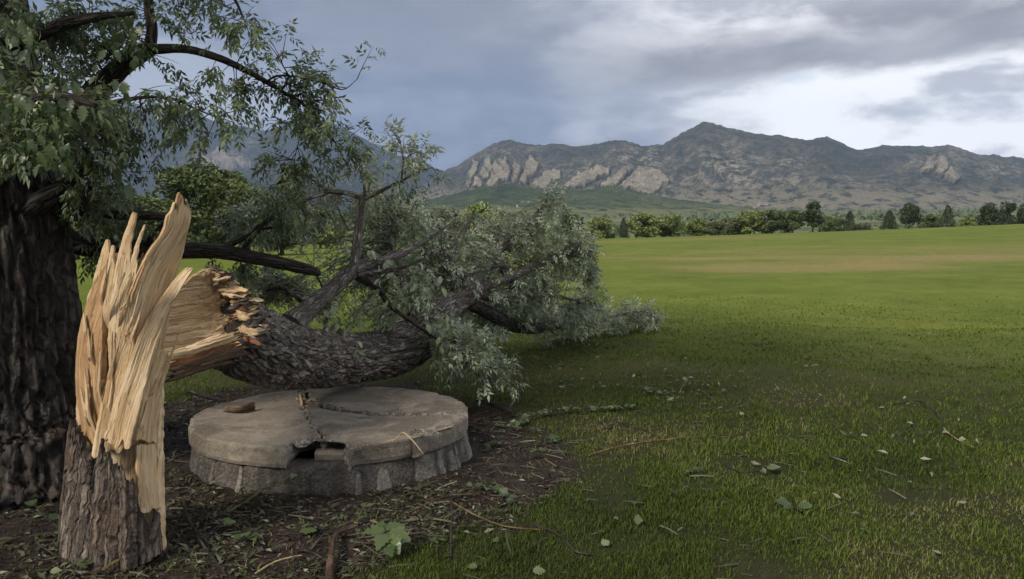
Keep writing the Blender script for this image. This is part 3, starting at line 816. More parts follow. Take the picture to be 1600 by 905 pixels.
# ------------------------------------------------------------------ split wood
def resample(pts, n):
    P = np.asarray(pts, float)
    L = np.concatenate([[0], np.cumsum(np.linalg.norm(np.diff(P, axis=0), axis=1))])
    return L[-1], L / L[-1]
def slab_of_wood(name, left, right, mat, parent, thick=0.05, bulge=0.02, ridge=0.006, jag=0.06, jag_low=0.0, seed=0, nc=34, nr=70, taper=0.6, freq=70.0, face=None, label=None, spike=1.6, chunk=0.0, rag=0.0035, root=0.0):
    """a torn slab between two edge lines (world points, root first) with fibre ridges and a jagged broken end"""
    PL, PR = curve(left, nr), curve(right, nr)
    s = np.linspace(0, 1, nc)
    length = np.linalg.norm(np.diff((PL + PR) / 2, axis=0), axis=1).sum()
    width = np.linalg.norm(PR - PL, axis=1).mean()
    teeth = vnoise(s * max(4, width * 60), s * 0, None, seed + 3) * 0.55 + vnoise(s * max(9, width * 140), s * 0, None, seed + 4) * 0.45
    end = 1 - jag * teeth ** spike
    teeth2 = vnoise(s * max(4, width * 50), s * 0, None, seed + 5)
    start = jag_low * teeth2 ** 1.5
    t = np.linspace(0, 1, nr)
    TT = start[None] + (end - start)[None] * t[:, None]
    S = np.broadcast_to(s, TT.shape)
    k_ = np.arange(nr)
    step = lambda sd: (np.round(vnoise(k_ * length / nr * 34, k_ * 0, None, sd) * 3) / 3 - 0.5 + 0.6 * (vnoise(k_ * length / nr * 90, k_ * 0, None, sd + 1) - 0.5))[:, None]
    ac = unit(PR - PL)
    PL = PL + ac * rag * 1.6 * step(seed + 500); PR = PR + ac * rag * 2 * step(seed + 600)
    idx = TT * (nr - 1)
    i0 = np.clip(np.floor(idx).astype(int), 0, nr - 2); f = (idx - i0)[..., None]
    L_ = PL[i0] * (1 - f) + PL[i0 + 1] * f
    R_ = PR[i0] * (1 - f) + PR[i0 + 1] * f
    M = L_ + (R_ - L_) * S[..., None]
    across = unit((PR - PL).mean(0)); along = unit((PL[-1] + PR[-1] - PL[0] - PR[0]))
    nrm = unit(np.cross(across, along))
    tocam = np.array([0, 0, CAM_H]) - M.mean((0, 1))
    if np.dot(nrm, face if face is not None else tocam) < 0:
        nrm = -nrm
    wl = np.linalg.norm(R_ - L_, axis=-1)
    U, Vv = S * wl, TT * length
    swim = 0.005 * (vnoise(U * 8, Vv * 2, None, seed + 8) - 0.5) * 2
    fib = ridged((U + swim) * freq * 0.6, Vv * 0.9, None, 4, seed, 0.62) - 0.5
    fine = fbm((U + swim) * freq * 3.0, Vv * 3.5, None, 2, seed + 1) - 0.5
    big = fbm((U + swim) * 16, Vv * 1.6, None, 2, seed + 2) - 0.5
    edge = np.clip(np.minimum(S, 1 - S) * 6, 0, 1)
    front = bulge * (1 - (2 * S - 1) ** 2) * np.clip(wl / width, 0.3, 1.5) + ridge * (1.7 * fib + 1.0 * fine + 0.8 * big) + chunk * sstep(TT, 0.45, 1.0) * (fbm(U * 26, Vv * 20, None, 4, seed + 21, 0.65) - 0.45)
    th = thick * (1 - taper * TT) * (0.85 + 0.15 * edge) * (0.9 + 0.3 * big)
    front = front - root * (1 - sstep(TT, 0.0, 0.35))
    A = M + nrm * front[..., None]
    B = M + nrm * (front * 0.7 - th)[..., None]
    V = np.vstack([A.reshape(-1, 3), B.reshape(-1, 3)])
    n = nr * nc
    q = grid_quads(nr, nc)
    qb = q[:, ::-1] + n
    i = np.arange(nr - 1) * nc
    side = [np.stack([i, i + nc, i + nc + n, i + n], -1), np.stack([i + nc - 1 + n, i + 2 * nc - 1 + n, i + 2 * nc - 1, i + nc - 1], -1)]
    j = np.arange(nc - 1); e = (nr - 1) * nc
    side += [np.stack([e + j, e + j + 1, e + j + 1 + n, e + j + n], -1), np.stack([j + n, j + 1 + n, j + 1, j], -1)]
    uv = np.stack([U + seed * 0.37, Vv + seed * 0.11], -1).reshape(-1, 2)
    o = mk(name, V, np.vstack([q, qb] + side), None, mat, parent, True, np.vstack([uv, uv + [0.02, 0]]))
    md = o.modifiers.new('edges', 'EDGE_SPLIT'); md.split_angle = math.radians(40)
    if label:
        o['label'] = label
    return o

# ------------------------------------------------------------------ the broken stump
def stump_depth(px, py):
    cx = np.interp(py, [300, 400, 500, 690, 880], [225, 200, 186, 183, 175])
    R = np.interp(py, [300, 500, 690, 880], [0.20, 0.215, 0.225, 0.27])
    dx = (px - cx) * 3.98 / FPX
    return 4.03 - math.sqrt(max(R * R - dx * dx, 0.002))
def on_stump(pts, off=0.0):
    return [at(x, y, stump_depth(x, y) + off) for x, y in pts]
base = on_plane(172, 862, 0)
base[1] = 4.03
base[2] = 0
stump = thing('broken_stump', 'tall snapped tree stump with bright split wood, tall splinters and bark round its foot', 'stump', base)
W_ = slab_of_wood
W_('wood', on_stump([(106, 900), (116, 720), (119, 640), (121, 560), (133, 480), (150, 430), (168, 392)], 0.035), on_stump([(250, 900), (248, 760), (247, 690), (248, 640), (246, 560), (242, 480), (236, 440), (226, 405)], 0.035), M_WOOD, stump, 0.10, 0.02, 0.0037, 0.07, seed=1, nc=80, nr=130, taper=0.3)
W_('splinter', on_stump([(119, 690), (118, 600), (122, 525), (138, 468), (150, 432)], 0.005), on_stump([(152, 700), (158, 600), (160, 520), (164, 450), (168, 410)], 0.005), M_WOOD_ORANGE, stump, 0.05, 0.012, 0.0037, 0.10, 0.04, seed=2, root=0.03, nc=36, label='orange tinted slab along the left side of the stump')
W_('splinter', on_stump([(132, 540), (144, 450), (157, 400), (165, 374)], 0.012), on_stump([(160, 540), (165, 450), (170, 405), (168.5, 374)], 0.012), M_WOOD, stump, 0.035, 0.008, 0.0025, 0.02, seed=3, root=0.05, jag_low=0.3, nc=20)
W_('splinter', on_stump([(156, 540), (163, 450), (169, 410), (174, 383)], 0.006), on_stump([(180, 540), (180, 450), (178, 405), (176.5, 383)], 0.006), M_WOOD, stump, 0.035, 0.008, 0.0025, 0.02, seed=4, root=0.05, jag_low=0.3, nc=18)
W_('splinter', on_stump([(166, 640), (168, 540), (174, 460), (185, 395), (198, 354), (208.5, 329)], -0.004), on_stump([(206, 640), (206, 540), (206, 460), (203, 405), (206, 365), (214, 330)], -0.004), M_WOOD, stump, 0.045, 0.010, 0.0031, 0.03, 0.2, seed=5, root=0.05, nc=30, label='tall narrow splinter, second longest on the stump')
W_('splinter', on_stump([(192, 520), (198, 450), (204, 405), (215, 372), (225, 350)], 0.0), on_stump([(219, 520), (215, 450), (214, 408), (220, 377), (229, 347)], 0.0), M_WOOD, stump, 0.03, 0.0037, 0.004, 0.05, seed=6, root=0.05, jag_low=0.3, nc=20)
W_('splinter', on_stump([(190, 560), (204, 470), (212, 430), (221, 398), (222, 392)], 0.03), on_stump([(240, 560), (242, 470), (242, 430), (240, 405), (239, 390)], 0.03), M_WOOD_ORANGE, stump, 0.05, 0.0025, 0.006, 0.16, seed=7, nc=30, label='short orange splinter between the forks')
W_('splinter', on_stump([(146, 724), (160, 640), (184, 540), (206, 450), (232, 396), (254, 364), (262, 338), (272, 308)], -0.012), on_stump([(246, 690), (250, 600), (260, 520), (272, 450), (283, 405), (293, 365), (298.5, 338), (290, 306)], -0.012), M_WOOD, stump, 0.06, 0.012, 0.0037, 0.085, 0.05, rag=0.002, spike=1.0, seed=8, nc=90, nr=150, taper=0.5, label='broadest and tallest splinter, leaning right to a point')
W_('splinter', on_stump([(276, 345), (275, 325), (277, 309), (279.5, 301)], -0.02), on_stump([(292, 350), (289, 330), (286, 312), (281.5, 300)], -0.02), M_WOOD_ORANGE, stump, 0.03, 0.0031, 0.003, 0.05, seed=9, nc=14, nr=40)
W_('splinter', on_stump([(166, 700), (184, 620), (212, 535), (244, 476), (276, 432), (297, 413)], -0.045), on_stump([(200, 706), (222, 620), (243, 545), (262, 486), (284, 448), (306, 412)], -0.075), M_WOOD, stump, 0.045, 0.0025, 0.005, 0.07, 0.06, rag=0.002, seed=10, nc=44, nr=110, taper=0.35, label='long flap of wood curling forward to the right')
W_('splinter', on_stump([(150, 690), (166, 640), (186, 560), (196, 520)], -0.03), on_stump([(186, 690), (196, 640), (206, 580), (212, 530)], -0.03), M_WOOD, stump, 0.03, 0.0037, 0.005, 0.12, 0.08, seed=11, root=0.03, nc=24)
W_('splinter', on_stump([(214, 690), (220, 640), (230, 585), (240, 545)], -0.022), on_stump([(247, 692), (251, 640), (256, 590), (263, 548)], -0.012), M_WOOD, stump, 0.04, 0.008, 0.0037, 0.04, 0.03, seed=12, nc=30, label='short strip on the right side with dark bark flecks')
W_('splinter', on_stump([(217, 806), (216, 760), (214, 720), (214, 694)], 0.0), on_stump([(250, 800), (247, 760), (245, 720), (245, 692)], 0.0), M_WOOD, stump, 0.03, 0.010, 0.0025, 0.03, 0.12, seed=13, nc=26, nr=40)
rgs = np.random.default_rng(9)
for i in range(26):
    y0 = rgs.uniform(440, 690); x0 = rgs.uniform(126, 242)
    L = rgs.uniform(35, 120); w = rgs.uniform(1.0, 3.4); lean = np.interp(x0, [126, 242], [-0.02, 0.38]) + rgs.normal() * 0.10 + 0.12 * (y0 < 560)
    y1 = y0 - L; x1 = x0 + lean * L
    if y1 < np.interp(x1, [150, 170, 205, 222, 240, 262, 300], [440, 392, 350, 400, 385, 345, 330]):
        continue
    o_ = -0.018 - rgs.uniform(0, 0.014)
    W_('splinter', on_stump([(x0 - w, y0), (x0 - w * .9 + lean * L * .5, y0 - L * .5), (x1 - 0.6, y1)], o_), on_stump([(x0 + w, y0), (x0 + w * .9 + lean * L * .5, y0 - L * .5), (x1 + 0.6, y1)], o_ - rgs.uniform(-0.01, 0.012)), M_WOOD if i % 7 else M_WOOD_ORANGE, stump, 0.012, 0.001, 0.003, 0.15, 0.35, seed=800 + i, nc=7, nr=26, root=0.03, rag=0.002)
def bark_plate(left, right, seed, off=-0.02):
    o = W_('bark_plate', on_stump(left, off), on_stump(right, off), M_BARK_STUMP, stump, 0.045, 0.018, 0.015, 0.20, 0.0, seed=seed, nc=34, nr=80, taper=0.45, freq=30, spike=1.0, rag=0.006)
    return o
bark_plate([(88, 892), (92, 830), (97, 780), (106, 700), (113, 640)], [(117, 892), (119, 820), (122, 760), (124, 700), (127, 668)], 21)
bark_plate([(113, 892), (117, 820), (122, 760), (128, 700), (131, 678)], [(140, 894), (143, 820), (143, 760), (141, 715), (138, 696)], 22, -0.008)
bark_plate([(137, 894), (140, 820), (145, 750), (154, 705), (160, 680)], [(162, 894), (166, 820), (168, 750), (169, 705), (165, 682)], 23, -0.03)
bark_plate([(160, 894), (163, 820), (166, 760), (167, 715), (170, 694)], [(188, 892), (188, 830), (190, 770), (188, 735), (184, 708)], 24, -0.014)
bark_plate([(185, 892), (186, 830), (187, 780), (188, 740), (190, 714)], [(213, 886), (213, 830), (213, 790), (211, 765), (206, 736)], 25, -0.028)
bark_plate([(209, 884), (210, 840), (212, 800), (214, 776)], [(238, 874), (236, 846), (233, 828), (229, 815)], 26, -0.012)
bark_plate([(230, 874), (232, 842), (236, 815), (241, 791)], [(254, 856), (252, 834), (250, 818), (248, 800)], 27, -0.02)
Vb, qb, tb, ub = sweep([(base[0] - 0.03, 4.09, -0.1, 0.22), (base[0] - 0.02, 4.09, 0.1, 0.195), (base[0] - 0.01, 4.10, 0.35, 0.17), (base[0], 4.10, 0.5, 0.14)], 48, 40, bark_disp(0.04, 0.12, 5))
mk('bark', Vb, qb, tb, M_BARK_STUMP, stump, True)

# ------------------------------------------------------------------ the fallen tree
def px_path(pts):
    """(px, py, depth, radius) -> world points with radius"""
    return [(*at(a, b, c), r) for a, b, c, r in pts]
log_pts = px_path([(346, 514, 4.72, 0.205), (385, 532, 5.02, 0.232), (440, 555, 5.6, 0.225), (500, 561, 6.25, 0.216), (560, 559, 6.8, 0.203), (615, 549, 7.2, 0.212), (655, 524, 7.55, 0.215), (682, 492, 7.9, 0.16), (708, 474, 8.2, 0.12), (735, 455, 8.6, 0.115)])
fallen = thing('fallen_tree', 'snapped tree lying across the concrete base with its wilting leafy crown on the grass', 'fallen tree', (*on_plane(640, 600)[:2], 0))
Vt, qt, tt, ut = sweep(log_pts, 190, 380, bark_disp(0.05, 0.15, 17, 3.4, 0.06), True, math.pi)
# the broken end is torn: its rim runs back and forth along the trunk
nrow, nseg = 380, 190
Vg = Vt[:nrow * nseg].reshape(nrow, nseg, 3)
ax = unit(np.array(log_pts[2][:3]) - np.array(log_pts[0][:3]))
th = np.linspace(0, 2 * math.pi, nseg)
ragged = 0.16 * (vnoise(np.cos(th) * 4, np.sin(th) * 4, th * 0, 55) - 0.3) + 0.10 * (vnoise(np.cos(th) * 13, np.sin(th) * 13, th * 0, 56) - 0.5)
fall_ = np.clip(1 - np.arange(nrow) / 42.0, 0, 1)
Vg += (ragged[None, :] * fall_[:, None])[..., None] * ax
Vt[:nrow * nseg] = Vg.reshape(-1, 3)
mk('trunk', Vt, qt, tt, M_BARK_LOG, fallen, True, ut)
# torn wood of the broken end
def T(pts):
    return [at(*p) for p in pts]
W_('torn_wood', T([(238, 574, 4.30), (275, 566, 4.42), (320, 556, 4.56), (360, 546, 4.68), (396, 528, 4.76)]), T([(236, 498, 4.34), (256, 474, 4.44), (288, 444, 4.54), (322, 420, 4.62), (350, 424, 4.70)]), M_WOOD, fallen, 0.10, -0.07, 0.011, 0.16, 0.0, seed=31, nc=120, nr=130, taper=0.2, freq=55, chunk=0.10, spike=1.2)
rg = np.random.default_rng(14)
for i in range(46):
    f = rg.uniform(0, 1)
    px = np.interp(f, [0, 0.3, 0.6, 1], [338, 362, 378, 398]) + rg.normal() * 6
    py = np.interp(f, [0, 0.3, 0.6, 1], [428, 446, 474, 528]) + rg.normal() * 5
    dd = np.interp(f, [0, 1], [4.66, 4.72]) - rg.uniform(0, 0.05)
    L = rg.uniform(22, 52); w = rg.uniform(3, 9); a = rg.uniform(-0.5, 0.75)
    ux_, uy_ = math.cos(a), math.sin(a)
    l_ = [(px - ux_ * L * .5 - uy_ * w * .5, py - uy_ * L * .5 + ux_ * w * .5, dd + 0.05), (px - uy_ * w * .6, py + ux_ * w * .6, dd), (px + ux_ * L * .5 - uy_ * w * .15, py + uy_ * L * .5 + ux_ * w * .15, dd + rg.uniform(-0.04, 0.08))]
    r_ = [(px - ux_ * L * .5 + uy_ * w * .5, py - uy_ * L * .5 - ux_ * w * .5, dd + 0.05), (px + uy_ * w * .6, py - ux_ * w * .6, dd), (px + ux_ * L * .5 + uy_ * w * .15, py + uy_ * L * .5 - ux_ * w * .15, dd + rg.uniform(-0.04, 0.08))]
    W_('splinter', T(l_), T(r_), [M_WOOD, M_WOOD, M_WOOD_RED, M_BARK_LOG, M_BARK_LOG][i % 5], fallen, 0.022, 0.0, 0.005, 0.35, 0.35, seed=700 + i, nc=12, nr=26, rag=0.006)
for i, (a, b, c, d, s) in enumerate([((250, 580), (300, 572), (340, 556), (385, 540), 14), ((252, 592), (300, 582), (345, 566), (396, 552), 13), ((256, 566), (296, 556), (340, 542), (380, 528), 12), ((250, 600), (290, 590), (330, 576), (372, 566), 10)]):
    z = 0.02 * i
    W_('splinter', T([(*a, 4.26 - z), (*b, 4.40 - z), (*c, 4.52 - z), (*d, 4.70 - z)]), T([(a[0], a[1] - s, 4.27 - z), (b[0], b[1] - s * 1.3, 4.41 - z), (c[0], c[1] - s * 1.5, 4.53 - z), (d[0], d[1] - s, 4.72 - z)]), [M_WOOD_RED, M_WOOD_DULL, M_WOOD, M_WOOD_DULL][i], fallen, 0.04, 0.012, 0.009, 0.25, 0.2, seed=41 + i, nc=24, nr=60, freq=70, label='red brown strip along the underside of the broken end' if i != 2 else None)
rg = np.random.default_rng(4)
for i in range(16):
    px, py = rg.uniform(316, 352), 0
    py = np.interp(px, [316, 352], [424, 436]) + rg.uniform(-2, 12)
    d = rg.uniform(4.6, 4.7)
    L = rg.uniform(10, 24); w = rg.uniform(3, 6); a = rg.uniform(-0.5, 1.1)
    dx, dy = math.cos(a) * L, -math.sin(a) * L * 0.6
    W_('splinter', T([(px, py + w / 2, d), (px + dx * .5, py + dy * .5 + w / 2, d - 0.01), (px + dx, py + dy + 1, d - 0.03)]), T([(px, py - w / 2, d), (px + dx * .5, py + dy * .5 - w / 2, d - 0.01), (px + dx, py + dy - 1, d - 0.03)]), M_WOOD, fallen, 0.018, 0.004, 0.003, 0.15, seed=60 + i, nc=8, nr=14)
LIMBS = []
def limb(pts, parent, mat, nseg=14, nrow=50, seed=0, amp=0.10, scale=0.03, name='limb', label=None, store=LIMBS):
    P = px_path(pts)
    v, q, t, u = sweep(P, nseg, nrow, bark_disp(scale, amp, 70 + seed, 3.0))
    o = mk(name, v, q, t, mat, parent, True, u)
    store.append(curve(P, max(8, nrow // 2)))
    if label:
        o['label'] = label
    return o
G = M_BARK_GREY
limb([(455, 512, 5.95, 0.12), (478, 488, 6.1, 0.075), (508, 462, 6.3, 0.066), (535, 438, 6.5, 0.062), (556, 420, 6.62, 0.055), (580, 408, 6.75, 0.045)], fallen, G, 36, 110, 1, 0.12, 0.03, label='grey limb rising from the middle of the trunk')
limb([(553, 428, 6.6, 0.045), (556, 400, 6.68, 0.042), (560, 360, 6.75, 0.035), (567, 308, 6.8, 0.027)], fallen, G, 18, 60, 2, label='thin upright limb')
limb([(567, 310, 6.8, 0.024), (545, 302, 6.8, 0.022), (515, 298, 6.8, 0.018), (480, 276, 6.85, 0.010), (440, 262, 6.9, 0.004)], fallen, G, 10, 40, 3)
limb([(518, 298, 6.8, 0.016), (480, 312, 6.8, 0.015), (430, 332, 6.8, 0.014), (380, 350, 6.85, 0.011), (340, 376, 6.9, 0.006)], fallen, G, 10, 40, 4)
limb([(524, 300, 6.8, 0.012), (530, 330, 6.75, 0.010), (545, 360, 6.7, 0.006)], fallen, G, 8, 20, 5)
limb([(567, 312, 6.8, 0.020), (600, 296, 6.85, 0.016), (625, 284, 6.9, 0.012), (655, 268, 6.95, 0.007), (675, 262, 7.0, 0.003)], fallen, G, 10, 36, 6)
limb([(570, 306, 6.8, 0.012), (568, 282, 6.8, 0.010), (560, 262, 6.8, 0.005)], fallen, G, 8, 16, 7)
limb([(627, 283, 6.9, 0.009), (630, 250, 6.92, 0.007), (624, 215, 6.95, 0.003)], fallen, G, 8, 24, 8)
limb([(556, 424, 6.6, 0.05), (590, 410, 6.7, 0.04), (625, 398, 6.85, 0.032), (660, 380, 7.1, 0.018), (700, 352, 7.4, 0.008)], fallen, G, 14, 44, 9)
limb([(560, 430, 6.6, 0.03), (620, 420, 6.6, 0.018), (665, 404, 6.65, 0.010), (690, 396, 6.7, 0.005)], fallen, G, 10, 34, 10)
limb([(556, 430, 6.6, 0.04), (590, 450, 6.7, 0.03), (610, 478, 6.75, 0.022), (648, 506, 6.85, 0.017), (700, 540, 6.95, 0.013), (760, 572, 7.1, 0.007), (795, 588, 7.2, 0.003)], fallen, M_BARK_DARK, 10, 60, 11, label='dark drooping branch in front of the trunk')
limb([(735, 456, 8.6, 0.11), (745, 430, 8.8, 0.085), (762, 413, 9.0, 0.075), (782, 416, 9.2, 0.065), (797, 432, 9.4, 0.05), (800, 450, 9.6, 0.03)], fallen, G, 18, 60, 12, label='limb arching over and down')
limb([(720, 462, 8.4, 0.09), (755, 448, 8.8, 0.06), (800, 432, 9.3, 0.05), (850, 411, 9.8, 0.04), (893, 397, 10.2, 0.028), (925, 400, 10.5, 0.012), (935, 425, 10.6, 0.004)], fallen, G, 16, 70, 13, label='long limb reaching right to the edge of the crown')
limb([(738, 450, 8.6, 0.06), (722, 428, 8.5, 0.05), (706, 410, 8.4, 0.035), (690, 396, 8.35, 0.015)], fallen, G, 14, 36, 14)
limb([(725, 470, 8.5, 0.06), (770, 492, 9.2, 0.08), (800, 508, 9.9, 0.085), (838, 513, 10.6, 0.075), (852, 508, 10.9, 0.05)], fallen, M_BARK_DARK, 18, 60, 15, label='dark limb resting on the grass under the crown')
limb([(830, 512, 10.6, 0.035), (880, 512, 11.6, 0.03), (930, 503, 12.4, 0.026), (985, 489, 12.9, 0.018), (1030, 484, 13.1, 0.006)], fallen, G, 10, 44, 16, label='thin branch lying out on the grass to the right')
limb([(835, 511, 10.6, 0.03), (842, 480, 10.8, 0.02), (850, 450, 11, 0.01)], fallen, G, 10, 24, 17)
limb([(762, 416, 9.0, 0.05), (790, 380, 9.5, 0.04), (830, 345, 10.0, 0.028), (860, 305, 10.4, 0.008)], fallen, G, 12, 44, 18)
limb([(720, 462, 8.4, 0.06), (700, 420, 8.5, 0.045), (720, 370, 8.7, 0.03), (740, 335, 8.9, 0.010)], fallen, G, 12, 40, 19)
limb([(655, 515, 7.5, 0.05), (640, 470, 7.5, 0.04), (625, 420, 7.6, 0.03), (610, 370, 7.7, 0.02), (620, 325, 7.8, 0.006)], fallen, G, 12, 44, 20)
limb([(735, 455, 8.6, 0.07), (800, 470, 9.6, 0.05), (850, 460, 10.4, 0.035), (900, 470, 11, 0.01)], fallen, G, 10, 40, 21)
limb([(500, 545, 6.2, 0.02), (510, 500, 6.4, 0.016), (505, 455, 6.6, 0.010), (490, 420, 6.7, 0.005)], fallen, M_BARK_DARK, 8, 30, 22)
limb([(470, 470, 6.6, 0.018), (440, 450, 6.9, 0.014), (415, 455, 7.0, 0.006)], fallen, M_BARK_DARK, 8, 20, 23)

# leaf shapes ------------------------------------------------------
LEAFLET = (np.array([[0, 0, 0], [-0.17, 0.42, 0.06], [0, 0.45, 0], [0.17, 0.42, 0.06], [0, 1.0, -0.10]], float), np.array([[0, 2, 1], [0, 3, 2], [1, 2, 4], [2, 3, 4]]))
def lobed_leaf(seed, wide=0.42):
    """toothed leaf with a folded midrib, 1 long"""
    r = np.random.default_rng(seed)
    ys = np.array([0.04, 0.16, 0.24, 0.36, 0.43, 0.56, 0.62, 0.76, 0.82, 0.92])
    ws = np.array([0.10, 0.62, 0.52, 1.0, 0.74, 0.92, 0.58, 0.62, 0.34, 0.26]) * wide
    mid = np.stack([np.zeros(6), np.linspace(0, 1, 6), -0.16 * np.linspace(0, 1, 6) ** 2], -1)
    V = [mid]; tr = []
    for sgn in (-1, 1):
        w = ws * r.uniform(0.85, 1.15, 10)
        z = 0.22 * np.abs(w) - 0.16 * ys ** 2 + r.normal(0, 0.02, 10)
        V.append(np.stack([sgn * w, ys + 0.05 * (w > 0.3), z], -1))
        o = 6 if sgn < 0 else 16
        m = np.clip(np.round(ys * 5).astype(int), 0, 5)
        for i in range(9):
            a, b = o + i, o + i + 1
            f = [(a, m[i], b)] + ([(m[i], m[i + 1], b)] if m[i + 1] != m[i] else [])
            tr += [t if sgn < 0 else t[::-1] for t in f]
        t = (o + 9, m[9], 5)
        if m[9] != 5:
            tr.append(t if sgn < 0 else t[::-1])
        tr.append((0, 1, o) if sgn < 0 else (1, 0, o))
    return np.vstack(V), np.array(tr)
LOBED = [lobed_leaf(s, w) for s, w in ((1, 0.40), (2, 0.48), (3, 0.34))]
def basis(D, N):
    y = unit(D)
    x = unit(np.cross(y, N))
    z = np.cross(x, y)
    return x, y, z
def scatter(tmpl, P, D, N, S):
    TV, TT = tmpl
    x, y, z = basis(D, N)
    S = np.broadcast_to(np.asarray(S, float), (len(P),))[:, None, None]
    V = P[:, None] + S * (TV[None, :, 0:1] * x[:, None] + TV[None, :, 1:2] * y[:, None] + TV[None, :, 2:3] * z[:, None])
    k = len(TV)
    T = (np.arange(len(P))[:, None, None] * k + TT[None]).reshape(-1, 3)
    return V.reshape(-1, 3), T, k
def pinnate(P, D, N, L, rg, pairs=3, leaf=0.5, droop=0.5):
    """compound leaves: leaflets in pairs along a stalk plus one at its end"""
    x, y, z = basis(D, N)
    ps, ds, ns, ss = [], [], [], []
    n = len(P)
    for j in range(pairs):
        f = 0.35 + 0.5 * j / max(1, pairs - 1)
        for sg in (-1, 1):
            ps.append(P + y * (L * f)[:, None] - np.array([0, 0, 1]) * (L * droop * f * f * 0.35)[:, None])
            ds.append(y * 0.62 + sg * x * 0.8 - np.array([0, 0, droop]) * 0.7 + rg.normal(0, 0.22, (n, 3)))
            ns.append(z + rg.normal(0, 0.35, (n, 3)))
            ss.append(L * leaf * rg.uniform(0.75, 1.2, n))
    ps.append(P + y * L[:, None] * 0.95 - np.array([0, 0, 1]) * (L * droop * 0.3)[:, None])
    ds.append(y - np.array([0, 0, droop]) * 0.8 + rg.normal(0, 0.15, (n, 3)))
    ns.append(z + rg.normal(0, 0.3, (n, 3)))
    ss.append(L * leaf * rg.uniform(0.95, 1.35, n))
    return np.concatenate(ps), np.concatenate(ds), np.concatenate(ns), np.concatenate(ss)
def foliage(targets, skeleton, leaf_bag, twig_bag, rg, leaves_per=9, L=(0.12, 0.2), leaflet=0.5, droop=0.6, twig_r=0.006, tint=0.5, floor=0.04, tint_var=0.2, pairs=3):
    """a twig from the nearest limb to every target, carrying compound leaves"""
    SK = np.vstack(skeleton)[:, :3]
    Ps, Ds, Ns, Ls, Tn = [], [], [], [], []
    for Tg in targets:
        d = np.linalg.norm(SK - Tg, axis=1)
        A = SK[np.argmin(d * rg.uniform(0.8, 1.3, len(d)))]
        v = Tg - A
        dist = np.linalg.norm(v)
        if dist < 0.12:
            v = unit(rg.normal(size=3) + [0, 0, 0.2]) * 0.25; Tg = A + v; dist = 0.25
        mid = A + v * 0.5 + rg.normal(0, 0.10, 3) * dist + np.array([0, 0, 0.12 * dist])
        Tg = Tg.copy(); Tg[2] = max(Tg[2], floor); mid[2] = max(mid[2], floor)
        n = 8
        t = np.linspace(0, 1, n)[:, None]
        C_ = (1 - t) ** 2 * A + 2 * t * (1 - t) * mid + t * t * Tg
        if twig_bag is not None:
            q4 = np.hstack([C_, (twig_r * (1 - 0.75 * t) * min(1.5, 0.6 + dist))])
            vv, qq, tt_, uu = sweep(q4, 4, 6, None, False)
            twig_bag.add(vv, qq)
        m = max(3, int(leaves_per * rg.uniform(0.7, 1.3)))
        lo = max(0.15, 1 - 0.75 / max(dist, 0.4))
        u = np.sort(rg.uniform(lo, 1.0, m))[:, None]; u[-1] = 1
        Pp = (1 - u) ** 2 * A + 2 * u * (1 - u) * mid + u * u * Tg
        tan = unit(2 * (1 - u) * (mid - A) + 2 * u * (Tg - mid))
        sd_ = unit(np.cross(tan, rg.normal(size=(m, 3))))
        Ps.append(Pp); Ds.append(tan * 0.6 + sd_ * 0.8 - np.array([0, 0, droop * 0.6])); Ns.append(np.array([0, 0, 1.0]) + rg.normal(0, 0.45, (m, 3)))
        Ls.append(rg.uniform(L[0], L[1], m)); Tn.append(np.full(m, tint + rg.normal(0, tint_var * 0.6)))
    P, D, N, Ln, Tt = (np.concatenate(a) for a in (Ps, Ds, Ns, Ls, Tn))
    p, d, nn, s = pinnate(P, D, N, Ln, rg, pairs, leaflet, droop)
    tt2 = np.tile(Tt, 2 * pairs + 1) + rg.normal(0, tint_var * 0.5, len(p))
    ok = p[:, 2] > floor * 0.4
    p, d, nn, s, tt2 = p[ok], d[ok], nn[ok], s[ok], tt2[ok]
    # leaves that would reach into the ground lie along it
    tip = p[:, 2] + unit(d)[:, 2] * s
    d = unit(d); d[:, 2] = np.where(tip < 0.02, np.abs(d[:, 2]) * 0.15, d[:, 2])
    V, T_, k = scatter(LEAFLET, p, d, nn, s)
    leaf_bag.add(V, None, T_, np.repeat(np.clip(tt2, 0, 1), k))
    return len(p)
def blob(px, py, d, rx, ry, rd, n, rg):
    """n points in an ellipsoid given where the photograph shows it and its real depth"""
    q = unit(rg.normal(size=(n, 3))) * (rg.uniform(0, 1, (n, 1)) ** 0.4)
    c = at(px, py, d)
    return c + q * np.array([rx * d / FPX, rd, ry * d / FPX])
rg = np.random.default_rng(21)
bl, bt = Bag(), Bag()
cnt = 0
